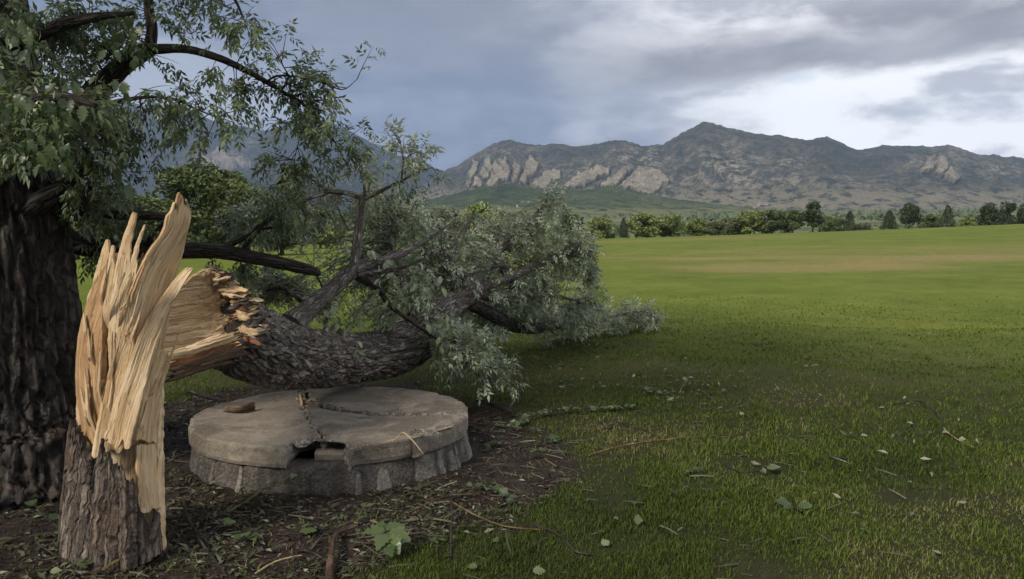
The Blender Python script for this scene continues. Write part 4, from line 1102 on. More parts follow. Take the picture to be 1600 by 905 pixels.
for (a, n, kw) in [
    ((480, 335, 7.1, 80, 52, 0.7), 44, dict(tint=0.42)), ((440, 300, 6.9, 45, 32, 0.5), 15, dict(tint=0.45)), ((520, 345, 7.3, 65, 50, 0.6), 23, dict(tint=0.45)),
    ((640, 245, 6.95, 26, 36, 0.3), 13, dict(tint=0.6)), ((660, 268, 7.0, 26, 15, 0.3), 6, dict(tint=0.6)), ((565, 272, 6.8, 24, 22, 0.3), 7, dict(tint=0.5)),
    ((640, 360, 8.5, 105, 50, 0.8), 77, dict(tint=0.55)), ((610, 435, 7.9, 95, 55, 0.5), 68, dict(tint=0.5)), ((690, 440, 8.9, 90, 70, 0.7), 82, dict(tint=0.58)),
    ((760, 385, 9.9, 95, 58, 0.9), 97, dict(tint=0.6)), ((850, 365, 10.3, 68, 50, 1.0), 77, dict(tint=0.62)), ((862, 315, 10.3, 26, 26, 0.6), 17, dict(tint=0.55)),
    ((900, 392, 10.4, 32, 55, 0.6), 48, dict(tint=0.62)), ((920, 430, 10.6, 12, 40, 0.4), 14, dict(tint=0.6)), ((830, 450, 10.3, 80, 52, 1.0), 97, dict(tint=0.58)), ((860, 495, 11.2, 70, 28, 0.9), 58, dict(tint=0.55)),
    ((765, 490, 9.9, 80, 42, 0.7), 58, dict(tint=0.5)), ((720, 555, 7.1, 50, 28, 0.35), 42, dict(tint=0.66)), ((775, 578, 7.3, 30, 15, 0.3), 20, dict(tint=0.66)), ((705, 520, 7.4, 40, 34, 0.3), 27, dict(tint=0.6)),
    ((1000, 494, 13.0, 40, 14, 0.6), 38, dict(tint=0.36)), ((925, 468, 11.4, 34, 34, 0.6), 22, dict(tint=0.5)), ((900, 500, 11.8, 48, 16, 0.6), 26, dict(tint=0.42)), ((955, 500, 12.5, 36, 10, 0.5), 15, dict(tint=0.4)), ((960, 505, 12.6, 30, 10, 0.5), 13, dict(tint=0.5)), ((480, 455, 7.6, 80, 45, 0.6), 40, dict(tint=0.36)), ((415, 440, 7.2, 45, 35, 0.4), 23, dict(tint=0.34)),
    ((560, 492, 7.0, 70, 18, 0.2), 23, dict(tint=0.6)), ((650, 455, 7.4, 40, 24, 0.3), 14, dict(tint=0.66)), ((390, 350, 7.0, 40, 30, 0.5), 15, dict(tint=0.38)), ((580, 300, 7.5, 40, 20, 0.5), 14, dict(tint=0.5))]:
    sz = 0.8 + 0.2 * (a[2] / 8)
    cnt += foliage(blob(*a, n, rg), LIMBS, bl, bt, rg, 9, (0.095 * sz, 0.155 * sz), 0.42, 0.38, 0.007, tint_var=0.46, **kw)
print('fallen leaflets', cnt)
bl.build('foliage', M_LEAF_FALLEN, fallen, True, 'stuff')
bt.build('twigs', M_BARK_GREY, fallen, True, 'stuff')
def leaf_objects(parent, spots, mats, rg, size, tilt=0.6, shapes=LOBED):
    """single large leaves, each its own object; alike leaves share mesh data"""
    datas = []
    for i, (v, t) in enumerate(shapes):
        for k, tv in enumerate((0.25, 0.45, 0.62, 0.82)):
            datas.append(mesh_data('leaf', v, None, t, mats, True, None, {'tint': np.full(len(v), tv)}))
    par = ORIGIN[parent.name]
    for P, D, N in spots:
        x, y, z = basis(np.asarray(D)[None], np.asarray(N)[None])
        s = rg.uniform(*size)
        o = bpy.data.objects.new('leaf', datas[rg.integers(len(datas))])
        o.parent = parent
        M = Matrix(((*(x[0] * s),), (*(y[0] * s),), (*(z[0] * s),))).transposed().to_4x4()
        M.translation = Vector(np.asarray(P) - par)
        o.matrix_local = M
        COL.objects.link(o)
spots = []
for (px, py, d, rx, ry, n) in [(530, 505, 6.2, 30, 14, 10), (560, 545, 6.45, 18, 16, 8), (640, 440, 6.6, 60, 50, 30), (690, 520, 6.85, 30, 30, 16), (500, 480, 6.3, 22, 20, 8), (735, 560, 6.9, 40, 22, 18), (600, 405, 6.6, 35, 25, 12)]:
    for P in blob(px, py, d, rx, ry, 0.12, n, rg):
        spots.append((P, np.array([rg.normal() * .6, -0.35, -0.9]), unit(rg.normal(size=3) + [0, -1.2, 0.8])))
leaf_objects(fallen, spots, M_LEAF_FALLEN, rg, (0.05, 0.095), shapes=[LOBED[2], lobed_leaf(8, 0.26)])

# ------------------------------------------------------------------ the standing tree
tree = thing('standing_tree', 'big dark furrowed tree still standing at the left edge, leafy branches hanging down', 'tree', (-3.32, 5.35, 0))
v, q, t, u = sweep([(-3.35, 5.30, -0.15, 0.80), (-3.38, 5.32, 0.05, 0.68), (-3.43, 5.35, 0.30, 0.56), (-3.48, 5.36, 0.8, 0.505), (-3.52, 5.37, 1.5, 0.475), (-3.60, 5.38, 2.3, 0.445), (-3.72, 5.40, 3.2, 0.42), (-3.84, 5.42, 4.2, 0.40), (-3.90, 5.45, 5.4, 0.28), (-4.00, 5.5, 6.6, 0.17), (-4.10, 5.5, 8.2, 0.05)], 280, 480, bark_disp(0.05, 0.14, 91, 8.0, 0.05))
# root flare: buttresses near the ground
P = v[:-2]
a = np.arctan2(P[:, 1] - 5.33, P[:, 0] + 3.3)
fl = np.clip(1 - P[:, 2] / 0.7, 0, 1) ** 2 * (0.10 * np.cos(a * 5 + 0.6) + 0.07 * np.cos(a * 3 + 2))
P[:, 0] += np.cos(a) * fl; P[:, 1] += np.sin(a) * fl
mk('trunk', v, q, t, M_BARK_DARK, tree, True, u)
TL = []
D_ = M_BARK_DARK
def branch(pts, nseg=12, nrow=40, seed=0, label=None, amp=0.08):
    limb(pts, tree, D_, nseg, nrow, 100 + seed, amp, 0.03, 'branch', label, TL)
branch([(20, 250, 5.3, 0.12), (80, 215, 5.3, 0.10), (150, 143, 5.3, 0.078), (195, 100, 5.3, 0.062), (235, 76, 5.3, 0.050)], 20, 60, 1)
branch([(233, 78, 5.3, 0.042), (238, 45, 5.3, 0.034), (232, 5, 5.3, 0.030), (240, -60, 5.3, 0.024), (260, -140, 5.35, 0.012)], 14, 40, 2)
branch([(236, 77, 5.3, 0.034), (290, 77, 5.35, 0.027), (345, 92, 5.4, 0.024), (395, 116, 5.5, 0.020), (440, 142, 5.55, 0.014)], 14, 60, 3, 'long thin branch arching out over the fallen tree')
branch([(438, 141, 5.55, 0.013), (470, 160, 5.6, 0.010), (500, 190, 5.65, 0.008), (525, 225, 5.7, 0.005), (545, 265, 5.75, 0.002)], 8, 36, 4)
branch([(415, 128, 5.5, 0.008), (440, 118, 5.5, 0.007), (500, 128, 5.55, 0.006), (535, 140, 5.6, 0.004), (558, 124, 5.6, 0.002)], 8, 30, 5)
branch([(440, 142, 5.55, 0.008), (450, 120, 5.5, 0.006), (440, 100, 5.5, 0.003)], 6, 16, 6)
branch([(465, 157, 5.6, 0.006), (470, 200, 5.65, 0.005), (460, 250, 5.7, 0.002)], 6, 20, 7)
branch([(120, 175, 5.0, 0.03), (215, 153, 5.0, 0.012), (270, 155, 5.0, 0.009), (305, 170, 5.0, 0.006), (350, 188, 5.0, 0.003)], 8, 40, 8)
branch([(60, 330, 5.6, 0.10), (115, 380, 5.7, 0.075), (180, 388, 5.8, 0.065), (260, 390, 5.9, 0.060), (340, 393, 6.0, 0.056), (410, 405, 6.1, 0.050), (480, 421, 6.2, 0.042), (500, 428, 6.25, 0.02)], 26, 120, 9, 'low dark bough passing behind the stump')
branch([(70, 320, 5.4, 0.06), (128, 328, 5.5, 0.045), (180, 335, 5.6, 0.035), (250, 338, 5.7, 0.030), (275, 345, 5.75, 0.012)], 14, 40, 10)
branch([(270, 336, 5.7, 0.022), (255, 355, 5.75, 0.026), (238, 372, 5.8, 0.028), (225, 392, 5.85, 0.02)], 12, 20, 11)
branch([(40, 330, 5.2, 0.08), (100, 290, 5.2, 0.045), (130, 262, 5.2, 0.035), (135, 230, 5.2, 0.02)], 14, 36, 12)
branch([(122, 330, 5.3, 0.035), (138, 295, 5.2, 0.024), (148, 270, 5.1, 0.015)], 10, 20, 13)
branch([(340, 392, 6.0, 0.03), (375, 375, 6.05, 0.022), (410, 360, 6.1, 0.016), (440, 352, 6.2, 0.006)], 8, 30, 14)
branch([(378, 398, 6.05, 0.03), (400, 360, 6.1, 0.024), (425, 340, 6.2, 0.014)], 10, 26, 15)
branch([(-60, 200, 5.0, 0.09), (20, 160, 4.6, 0.06), (90, 150, 4.3, 0.03), (150, 165, 4.1, 0.012)], 14, 40, 16)
branch([(-60, 100, 5.0, 0.09), (40, 60, 4.8, 0.05), (130, 30, 4.8, 0.03), (210, 20, 4.9, 0.012)], 14, 40, 17)
branch([(-40, 240, 4.9, 0.06), (20, 230, 4.4, 0.03), (70, 245, 4.2, 0.012)], 10, 30, 18)
branch([(240, -60, 5.3, 0.03), (310, -40, 5.3, 0.02), (360, -10, 5.3, 0.012), (385, 40, 5.3, 0.005)], 8, 40, 19)
# great limbs above the picture that carry the crown overhead
HI = []
def high(pts, seed):
    P4 = [(*p[:3], p[3]) for p in pts]
    vv, qq, tt_, uu = sweep(P4, 16, 50, bark_disp(0.05, 0.1, seed, 3.5))
    mk('branch', vv, qq, tt_, D_, tree, True, uu)
    HI.append(curve(P4, 30))
high([(-3.7, 5.4, 3.7, 0.24), (-3.0, 4.2, 5.2, 0.19), (-2.0, 2.4, 6.4, 0.13), (-0.8, 0.6, 7.2, 0.05)], 201)
high([(-3.75, 5.4, 4.2, 0.22), (-4.6, 4.4, 5.6, 0.16), (-5.8, 3.0, 6.8, 0.10), (-6.8, 1.8, 7.4, 0.04)], 202)
high([(-3.7, 5.5, 4.6, 0.20), (-2.9, 6.2, 6.2, 0.14), (-1.9, 6.8, 7.6, 0.08), (-1.0, 7.2, 8.4, 0.03)], 203)
high([(-3.8, 5.5, 4.4, 0.2), (-5.0, 6.6, 5.8, 0.14), (-6.4, 7.6, 7.0, 0.06)], 204)
rg = np.random.default_rng(31)
bl, bt = Bag(), Bag()
for (a, n, kw) in [
    ((50, 50, 4.9, 110, 75, 0.5), 64, dict(tint=0.40)), ((95, 180, 4.5, 105, 60, 0.4), 52, dict(tint=0.46)), ((160, 42, 5.1, 62, 52, 0.3), 35, dict(tint=0.42)), ((55, 225, 4.35, 70, 38, 0.3), 28, dict(tint=0.46)),
    ((190, 245, 5.0, 50, 40, 0.3), 17, dict(tint=0.36)), ((130, 215, 4.9, 70, 34, 0.3), 16, dict(tint=0.42)), ((165, 330, 5.6, 70, 28, 0.4), 20, dict(tint=0.34)), ((130, 290, 5.3, 50, 35, 0.3), 19, dict(tint=0.34)),
    ((300, 18, 5.3, 60, 22, 0.2), 11, dict(tint=0.4)), ((365, 35, 5.3, 26, 42, 0.15), 8, dict(tint=0.42)), ((300, 160, 5.0, 50, 16, 0.2), 10, dict(tint=0.46)), ((330, 205, 5.0, 18, 22, 0.15), 4, dict(tint=0.5)), ((270, 210, 5.0, 26, 30, 0.2), 5, dict(tint=0.44)),
    ((335, 115, 5.4, 35, 16, 0.15), 4, dict(tint=0.46)), ((375, 145, 5.45, 14, 25, 0.1), 4, dict(tint=0.46)), ((245, 165, 5.2, 26, 14, 0.15), 4, dict(tint=0.4)),
    ((475, 150, 5.6, 36, 34, 0.25), 15, dict(tint=0.46)), ((485, 200, 5.65, 34, 36, 0.25), 13, dict(tint=0.46)), ((450, 255, 5.7, 46, 32, 0.25), 9, dict(tint=0.46)), ((528, 240, 5.75, 28, 34, 0.2), 8, dict(tint=0.46)), ((530, 130, 5.6, 26, 12, 0.15), 5, dict(tint=0.5)), ((440, 105, 5.5, 16, 14, 0.15), 5, dict(tint=0.5)), ((420, 130, 5.5, 22, 14, 0.15), 4, dict(tint=0.46)),
    ((205, 330, 6.2, 50, 30, 0.5), 13, dict(tint=0.36)), ((160, 395, 5.9, 50, 25, 0.3), 12, dict(tint=0.3)), ((360, 430, 6.2, 40, 20, 0.3), 9, dict(tint=0.3)), ((420, 350, 6.2, 40, 30, 0.3), 14, dict(tint=0.38)), ((440, 310, 5.9, 46, 26, 0.3), 9, dict(tint=0.42))]:
    foliage(blob(*a, n, rg), TL, bl, bt, rg, 8, (0.08, 0.135), 0.46, 0.6, 0.005, tint_var=0.3, **kw)
# the crown above and out of the picture
pts = []
while len(pts) < 240:
    p = np.array([rg.uniform(-9.0, 1.2), rg.uniform(0, 10.0), rg.uniform(4.2, 9.0)])
    e = ((p[0] + 4.0) / 4.4) ** 2 + ((p[1] - 5.4) / 4.2) ** 2 + ((p[2] - 6.4) / 2.5) ** 2
    lim = 2.9 + 0.38 * max(p[1], 0)
    if e < 1 and (p[2] > lim or p[0] < -0.72 * p[1]) and rg.uniform() < 0.4 + 0.6 * e:
        pts.append(p)
foliage(pts, HI, bl, bt, rg, 9, (0.22, 0.36), 0.62, 0.6, 0.014, tint=0.4, pairs=2)
bl.build('foliage', M_LEAF, tree, True, 'stuff')
bt.build('twigs', M_BARK_DARK, tree, True, 'stuff')
spots = []
for (px, py, d, rx, ry, n) in [(70, 170, 4.1, 60, 45, 34), (30, 100, 4.4, 60, 55, 24), (140, 130, 4.4, 60, 40, 26), (75, 235, 4.05, 40, 32, 22), (185, 210, 4.6, 25, 36, 12), (180, 60, 4.8, 50, 50, 22), (20, 35, 4.3, 30, 25, 10), (190, 275, 4.8, 20, 20, 6), (20, 200, 4.1, 40, 40, 14)]:
    for P in blob(px, py, d, rx, ry, 0.15, n, rg):
        spots.append((P, np.array([rg.normal() * .45, rg.normal() * .3 - 0.1, -1.0]), unit(rg.normal(size=3) * 0.7 + [0, -1.0, 0.7])))
leaf_objects(tree, spots, M_LEAF_BIG, rg, (0.045, 0.10), shapes=[LOBED[2], lobed_leaf(8, 0.30), lobed_leaf(9, 0.36)])

# ------------------------------------------------------------------ the broken concrete base
def concrete(name, a, b, c, gravel=0.0, drip=0.0):
    m, g = material(name)
    oc = g.n('ShaderNodeTexCoord').outputs['Object']
    n1 = g.noise(oc, 3.2, 5, 0.65, 0.5)
    n2 = g.noise(oc, 24, 5, 0.7)
    n3 = g.noise(oc, 120, 3, 0.7)
    f = g.math('ADD', g.math('MULTIPLY', n1, 0.5), g.math('ADD', g.math('MULTIPLY', n2, 0.3), g.math('MULTIPLY', n3, 0.2)))
    col = g.ramp(f, [(0.36, a), (0.5, b), (0.64, c)])
    pit = g.n('ShaderNodeTexVoronoi', {'Vector': oc, 'Scale': 46.0})
    pits = g.math('MULTIPLY', g.smooth(pit.outputs['Distance'], 0.0, 0.24), 1.0)
    keep = g.math('MAXIMUM', pits, g.smooth(g.noise(oc, 9, 3, 0.6), 0.70, 0.50))
    col = g.mix(g.math('MULTIPLY', g.math('SUBTRACT', 1.0, keep), 0.6), col, (0.025, 0.021, 0.017))
    rust = g.math('MULTIPLY', g.smooth(g.noise(oc, 4.5, 4, 0.6), 0.56, 0.72), 0.45)
    col = g.mix(rust, col, (0.125, 0.088, 0.052))
    damp = g.smooth(g.noise(oc, 2.2, 6, 0.68, 0.8), 0.47, 0.60)
    col = g.mix(g.math('MULTIPLY', damp, 0.75), col, tuple(v * 0.75 for v in a))
    agg = g.n('ShaderNodeTexVoronoi', {'Vector': oc, 'Scale': 150.0})
    col = g.mix(g.math('MULTIPLY', g.smooth(g.n('ShaderNodeSeparateColor', {0: agg.outputs['Color']}).outputs[0], 0.70, 0.95), 0.5), col, c)
    if gravel:
        vv = g.n('ShaderNodeTexVoronoi', {'Vector': oc, 'Scale': 55.0})
        col = g.mix(g.math('MULTIPLY', g.smooth(g.n('ShaderNodeSeparateColor', {0: vv.outputs['Color']}).outputs[0], 0.45, 0.8), gravel), col, (0.33, 0.30, 0.26))
        h = g.math('SUBTRACT', g.math('ADD', n2, g.math('MULTIPLY', n3, 0.5)), g.math('MULTIPLY', vv.outputs['Distance'], 0.9))
    else:
        h = g.math('ADD', g.math('ADD', g.math('MULTIPLY', n2, 0.7), g.math('MULTIPLY', n3, 0.45)), g.math('MULTIPLY', keep, 0.5))
    if drip:
        dn = g.noise(g.stretch(oc, (11, 11, 0.8)), 1.0, 4, 0.6)
        col = g.mix(g.math('MULTIPLY', g.smooth(dn, 0.48, 0.62), drip), col, (0.05, 0.042, 0.035))
    finish(g, col, 0.85, h, 0.012, 0.8, 0.3)
    return m
M_CON = concrete('weathered concrete', (0.125, 0.103, 0.078), (0.225, 0.190, 0.146), (0.335, 0.29, 0.23))
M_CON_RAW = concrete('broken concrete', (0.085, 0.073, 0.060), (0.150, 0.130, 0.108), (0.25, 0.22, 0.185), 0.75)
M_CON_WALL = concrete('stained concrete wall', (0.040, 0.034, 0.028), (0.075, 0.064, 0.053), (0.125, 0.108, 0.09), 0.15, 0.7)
M_CON_RIB = concrete('pale concrete rib', (0.10, 0.088, 0.073), (0.175, 0.155, 0.130), (0.27, 0.245, 0.205), 0.2, 0.5)
ZT, ZB, RAD = 0.29, 0.160, 1.0
CC = np.array([-1.315, 5.82])
well = thing('concrete_base', 'round weathered concrete slab with cracks and a broken notch, on a ribbed ring', 'concrete base', (CC[0], CC[1], 0))
def sp(px, py):
    return on_plane(px, py, ZT)[:2] - CC
def rim(p):
    return math.atan2(p[1], p[0])
def arc(a0, a1, n=None):
    while a1 < a0:
        a1 += 2 * math.pi
    n = n or max(3, int((a1 - a0) / 0.022))
    a = np.linspace(a0, a1, n)
    r = RAD + 0.006 * (fbm(np.cos(a) * 9, np.sin(a) * 9, None, 3, 17) - 0.5) * 2 - 0.018 * np.clip(vnoise(np.cos(a) * 14, np.sin(a) * 14, None, 19) - 0.78, 0, 1) * 4
    return np.stack([np.cos(a) * r, np.sin(a) * r], -1)
def jag_line(pts, amp, seed, step=0.035):
    P = [np.asarray(p, float) for p in pts]
    out = [P[0]]
    for a, b in zip(P[:-1], P[1:]):
        n = max(1, int(np.linalg.norm(b - a) / step))
        for i in range(1, n + 1):
            out.append(a + (b - a) * i / n)
    out = np.array(out)
    r = np.random.default_rng(seed)
    j = r.normal(0, amp, out.shape); j[0] = 0; j[-1] = 0
    return out + j
hub = sp(472, 611)
bk_a = rim(sp(474, 602)); back = arc(bk_a, bk_a + 1e-6, 2)[0]
r1a = rim(sp(727, 643)); r1 = arc(r1a, r1a + 1e-6, 2)[0]
c_up = jag_line([hub, back], 0.004, 1)
c_right = jag_line([hub, sp(500, 631), sp(540, 640), sp(590, 647), sp(640, 647), sp(690, 646), r1], 0.006, 2)
c_low = c_right - np.column_stack([0 * c_right[:, 0], 0.062 * np.sin(np.linspace(0.25, 1, len(c_right)) * math.pi) * (0.7 + 0.6 * vnoise(np.arange(len(c_right)) * 0.4, np.zeros(len(c_right)), None, 44))])
c_low[-1] = c_right[-1]; c_low[0] = hub
c2 = sp(507, 687)
c_front = jag_line([hub, sp(475, 628), sp(478, 644), sp(486, 660), sp(496, 673), c2], 0.008, 3)
_fa = np.linspace(-2.6, -0.35, 400)
_fp = project(np.column_stack([np.cos(_fa) * RAD + CC[0], np.sin(_fa) * RAD + CC[1], np.full(400, ZT)]))[0]
def rim_px(px):
    return float(np.interp(px, _fp, _fa))
nLa, nRa = rim_px(447), rim_px(563)
nL, nR = arc(nLa, nLa + 1e-6, 2)[0], arc(nRa, nRa + 1e-6, 2)[0]
notch_l = jag_line([nL, sp(457, 690)], 0.004, 4, 0.025)
notch_b1 = jag_line([sp(457, 690), sp(484, 685), c2], 0.006, 5, 0.03)
notch_b2 = jag_line([c2, sp(522, 688), sp(538, 690)], 0.006, 6, 0.03)
notch_r = jag_line([sp(538, 690), sp(552, 702), nR], 0.005, 7, 0.025)
f0a, f1a = rim_px(660), rim(sp(729, 650))
f0, f1 = arc(f0a, f0a + 1e-6, 2)[0], arc(f1a, f1a + 1e-6, 2)[0]
c_edge = jag_line([f0, sp(650, 684), sp(641, 677), sp(652, 671), sp(668, 675), sp(690, 668), sp(710, 660), f1], 0.007, 8, 0.03)
def inset(P, d):
    a = unit(np.roll(P, -1, 0) - P); b = unit(P - np.roll(P, 1, 0))
    n1 = np.stack([-a[:, 1], a[:, 0]], -1); n2 = np.stack([-b[:, 1], b[:, 0]], -1)
    n = unit(n1 + n2)
    return P + n * np.reshape(d, (-1, 1))
def slab_piece(poly, gap, low=None, drop=0.0, tilt=(0, 0), raw=None, label=None):
    P = np.asarray(poly)
    keep = np.linalg.norm(P - np.roll(P, 1, 0), axis=1) > 1e-4
    P = P[keep]
    lowv = np.zeros_like(P) if low is None else low(P)
    P = inset(P, gap)
    zt = ZT - drop
    n = len(P)
    wear = 0.004 * vnoise(P[:, 0] * 30, P[:, 1] * 30, None, 8) + 0.024 * sstep(fbm(P[:, 0] * 11, P[:, 1] * 11, None, 3, 9), 0.50, 0.66)
    ins = inset(P, 0.011 + 0.9 * wear)
    zz = lambda Q: tilt[0] * Q[:, 0] + tilt[1] * Q[:, 1]
    rings = [np.column_stack([ins, np.full(n, zt) + zz(ins)]), np.column_stack([inset(P, 0.003), np.full(n, zt - 0.003) - wear + zz(P)]), np.column_stack([P, zt - 0.011 - wear * 1.5 + zz(P)])]
    for k in (0.3, 0.55, 0.8):
        rough = 0.010 * (fbm(P[:, 0] * 16, P[:, 1] * 16, np.full(n, k * 6), 3, 23) - 0.5)
        Q = inset(P + lowv * k ** 0.5, -rough + 0.002)
        rings.append(np.column_stack([Q, np.full(n, zt - 0.011 - (zt - 0.011 - ZB) * k) + zz(P)]))
    Q = inset(P + lowv, 0.010)
    rings.append(np.column_stack([Q, np.full(n, ZB)]))
    Qlow = Q
    V = np.vstack(rings)
    V[:, :2] += CC
    q = grid_quads(len(rings), n, True)[:, ::-1]
    def fill(ring, z, flip):
        gxx, gyy = np.meshgrid(np.arange(-1, 1, 0.09), np.arange(-1, 1, 0.09))
        gi = np.column_stack([gxx.ravel(), gyy.ravel()]) + 0.02 * np.sin(np.arange(gxx.size))[:, None]
        gi = gi[poly_sd(gi[:, 0], gi[:, 1], ring) < -0.04]
        pts = [Vector(p) for p in np.vstack([ring, gi])]
        vo, _, fo, _, _, _ = delaunay_2d_cdt(pts, [(i, (i + 1) % n) for i in range(n)], [list(range(n))], 1, 1e-6)
        vo = np.array([v[:] for v in vo]); fo = np.array([f for f in fo if len(f) == 3])
        inside = poly_sd(vo[fo].mean(1)[:, 0], vo[fo].mean(1)[:, 1], ring) < 0
        fo = fo[inside]
        return np.column_stack([vo + CC, np.full(len(vo), z) + (zz(vo) if not flip else 0)]), (fo[:, ::-1] if flip else fo)
    tv, tt_ = fill(ins, zt, False)
    bv, bt_ = fill(Q, ZB, True)
    k0 = len(V)
    V = np.vstack([V, tv, bv])
    tt_ = tt_ + k0; bt_ = bt_ + k0 + len(tv)
    o = mk('slab_piece', V, q, np.vstack([tt_, bt_]), M_CON, well, False)
    # faces of the notch are freshly broken, gravelly concrete
    o.data.materials.append(M_CON_RAW)
    mi = np.zeros(len(o.data.polygons), np.int32)
    cen = np.zeros(len(o.data.polygons) * 3); o.data.polygons.foreach_get('center', cen)
    cen = cen.reshape(-1, 3)
    rad = np.hypot(cen[:, 0], cen[:, 1])
    nz = np.zeros(len(o.data.polygons) * 3); o.data.polygons.foreach_get('normal', nz)
    mi[(rad < 0.965) & (np.abs(nz.reshape(-1, 3)[:, 2]) < 0.8)] = 1
    o.data.polygons.foreach_set('material_index', mi)
    if label:
        o['label'] = label
    return o
slab_piece(np.vstack([c_right, arc(r1a, bk_a), c_up[::-1][:-1]]), 0.006, label='slab piece at the back right, beyond the long crack')
def undercut(P):
    # below its broken back edge the slab has crumbled away into the hollow
    k = np.zeros_like(P)
    line = np.vstack([notch_b1, notch_b2])
    d = np.min(np.linalg.norm(P[:, None] - line[None], axis=2), 1)
    k[:, 1] = 0.22 * sstep(0.03 - d, 0, 0.02)
    return k
def low_right(P):
    k = np.zeros_like(P)
    ang = np.arctan2(P[:, 1], P[:, 0])
    d = poly_sd(P[:, 0], P[:, 1], np.vstack([notch_r, notch_r[::-1] + 1e-4]))
    m_ = sstep(0.10 - np.abs(d), 0, 0.09)
    k[:, 0] = -0.02 * m_
    return k + undercut(P)
slab_piece(np.vstack([c_up, arc(bk_a, nLa), notch_l[1:], notch_b1[1:], c_front[::-1][1:-1]]), 0.004, undercut, label='largest slab piece, left of the notch')
slab_piece(np.vstack([c_front, notch_b2[1:], notch_r[1:], arc(nRa, f0a)[1:], c_edge[1:], arc(f1a, r1a), c_low[::-1][1:-1]]), 0.005, low_right, label='slab piece at the front right, right of the notch')
slab_piece(np.vstack([arc(f0a, f1a), c_edge[::-1][1:-1]]), 0.003, None, 0.003, (-0.003, 0.002), label='thin fragment broken off the right rim')
# ring wall
na, = (220,)
a = np.linspace(0, 2 * math.pi, na, endpoint=False)
prof = [(1.0, -0.12), (0.995, 0.0), (0.988, 0.05), (0.98, 0.10), (0.972, 0.14), (0.965, 0.157), (0.76, 0.157), (0.755, 0.05), (0.75, -0.12)]
rows_ = []
for i, (r, z) in enumerate(prof):
    rough = 0.030 * (fbm(np.cos(a) * 6, np.sin(a) * 6, np.full(na, z * 9), 4, 29) - 0.5) * (1 if z < 0.15 else 0.2)
    rows_.append(np.stack([np.cos(a) * (r + rough) + CC[0], np.sin(a) * (r + rough) + CC[1], np.full(na, z) + 0.008 * (z == 0.157) * (fbm(np.cos(a) * 9, np.sin(a) * 9, None, 3, 30) - 0.5)], -1))
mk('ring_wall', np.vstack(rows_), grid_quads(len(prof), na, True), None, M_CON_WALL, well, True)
def rib(px0, px1, grow, proud=0.03, top=0.155, seed=0):
    """a pale upright of the ring, flaring towards the ground; px0..px1 is where its head stands"""
    def ang(px):
        c = (at(px, 0, CC[1] - 0.75)[0] - CC[0]) / 0.99
        return -math.acos(max(-1, min(1, c)))
    a0, a1 = ang(px0), ang(px1)
    nc, nr = 14, 12
    t = np.linspace(0, 1, nr)[:, None]; s = np.linspace(0, 1, nc)[None]
    g_ = grow * t ** 1.4
    aa = a0 - g_ + (a1 - a0 + 2 * g_) * s + 0.0 * t
    aa = aa + 0.016 * (vnoise(t * 3 + seed, s * 2, None, seed) - 0.5)
    z = top - (top + 0.06) * t + 0 * s
    edge = np.clip(np.minimum(s, 1 - s) * 5, 0, 1) ** 0.6
    r = 0.958 + 0.040 * t + proud * edge * (0.75 + 0.6 * t) + 0.014 * (fbm(aa * 24, z * 24, None, 3, seed) - 0.5)
    F_ = np.stack([np.cos(aa) * r + CC[0], np.sin(aa) * r + CC[1], z], -1).reshape(-1, 3)
    B_ = np.stack([np.cos(aa) * 0.93 + CC[0], np.sin(aa) * 0.93 + CC[1], z], -1).reshape(-1, 3)
    n = nr * nc
    q = grid_quads(nr, nc)
    i = np.arange(nr - 1) * nc; j = np.arange(nc - 1); e = (nr - 1) * nc
    sides = [np.stack([i, i + nc, i + nc + n, i + n], -1), np.stack([i + nc - 1 + n, i + 2 * nc - 1 + n, i + 2 * nc - 1, i + nc - 1], -1), np.stack([j + n, j + 1 + n, j + 1, j], -1), np.stack([e + j, e + j + 1, e + j + 1 + n, e + j + n], -1)]
    mk('rib', np.vstack([F_, B_]), np.vstack([q[:, ::-1], q + n] + sides), None, M_CON_RIB, well, True)
for i, (a0, a1, gr, pr) in enumerate([(313, 321, 0.02, 0.03), (368, 376, 0.03, 0.034), (556, 562, 0.03, 0.022), (586, 604, 0.045, 0.028), (641, 672, 0.008, 0.036), (675, 683, 0.03, 0.026), (690, 699, 0.006, 0.034), (701, 704, 0.02, 0.024), (711, 718, 0.006, 0.032), (722, 725, 0.015, 0.026)]):
    rib(a0, a1, gr * 0.8, pr, (0.155, 0.15, 0.12, 0.14)[i % 4], seed=200 + i)
# the block that shows inside the notch
p0, p1 = on_plane(478, 735, 0.157), on_plane(537, 733, 0.157)
bx0, bx1, by = p0[0], p1[0], 5.02
nx = 14
s = np.linspace(bx0, bx1, nx)
pr = [(by, 0.150), (by - 0.004, 0.19), (by + 0.004, 0.208), (by + 0.016, 0.213), (by + 0.15, 0.212), (by + 0.16, 0.15)]
V = np.array([[x, y + 0.006 * (vnoise(x * 30, z * 30, None, 3) - .5), z + 0.006 * (vnoise(x * 25, y * 40, None, 4) - .5)] for (y, z) in pr for x in s])
e = [(k * nx) for k in range(len(pr))]
q = grid_quads(len(pr), nx)
mk('block', V, np.vstack([q, [[0, e[1], e[4], e[5]], [e[1], e[2], e[3], e[4]], [nx - 1, e[5] + nx - 1, e[4] + nx - 1, e[1] + nx - 1], [e[1] + nx - 1, e[4] + nx - 1, e[3] + nx - 1, e[2] + nx - 1]]]), None, M_CON, well, False, label if False else None)

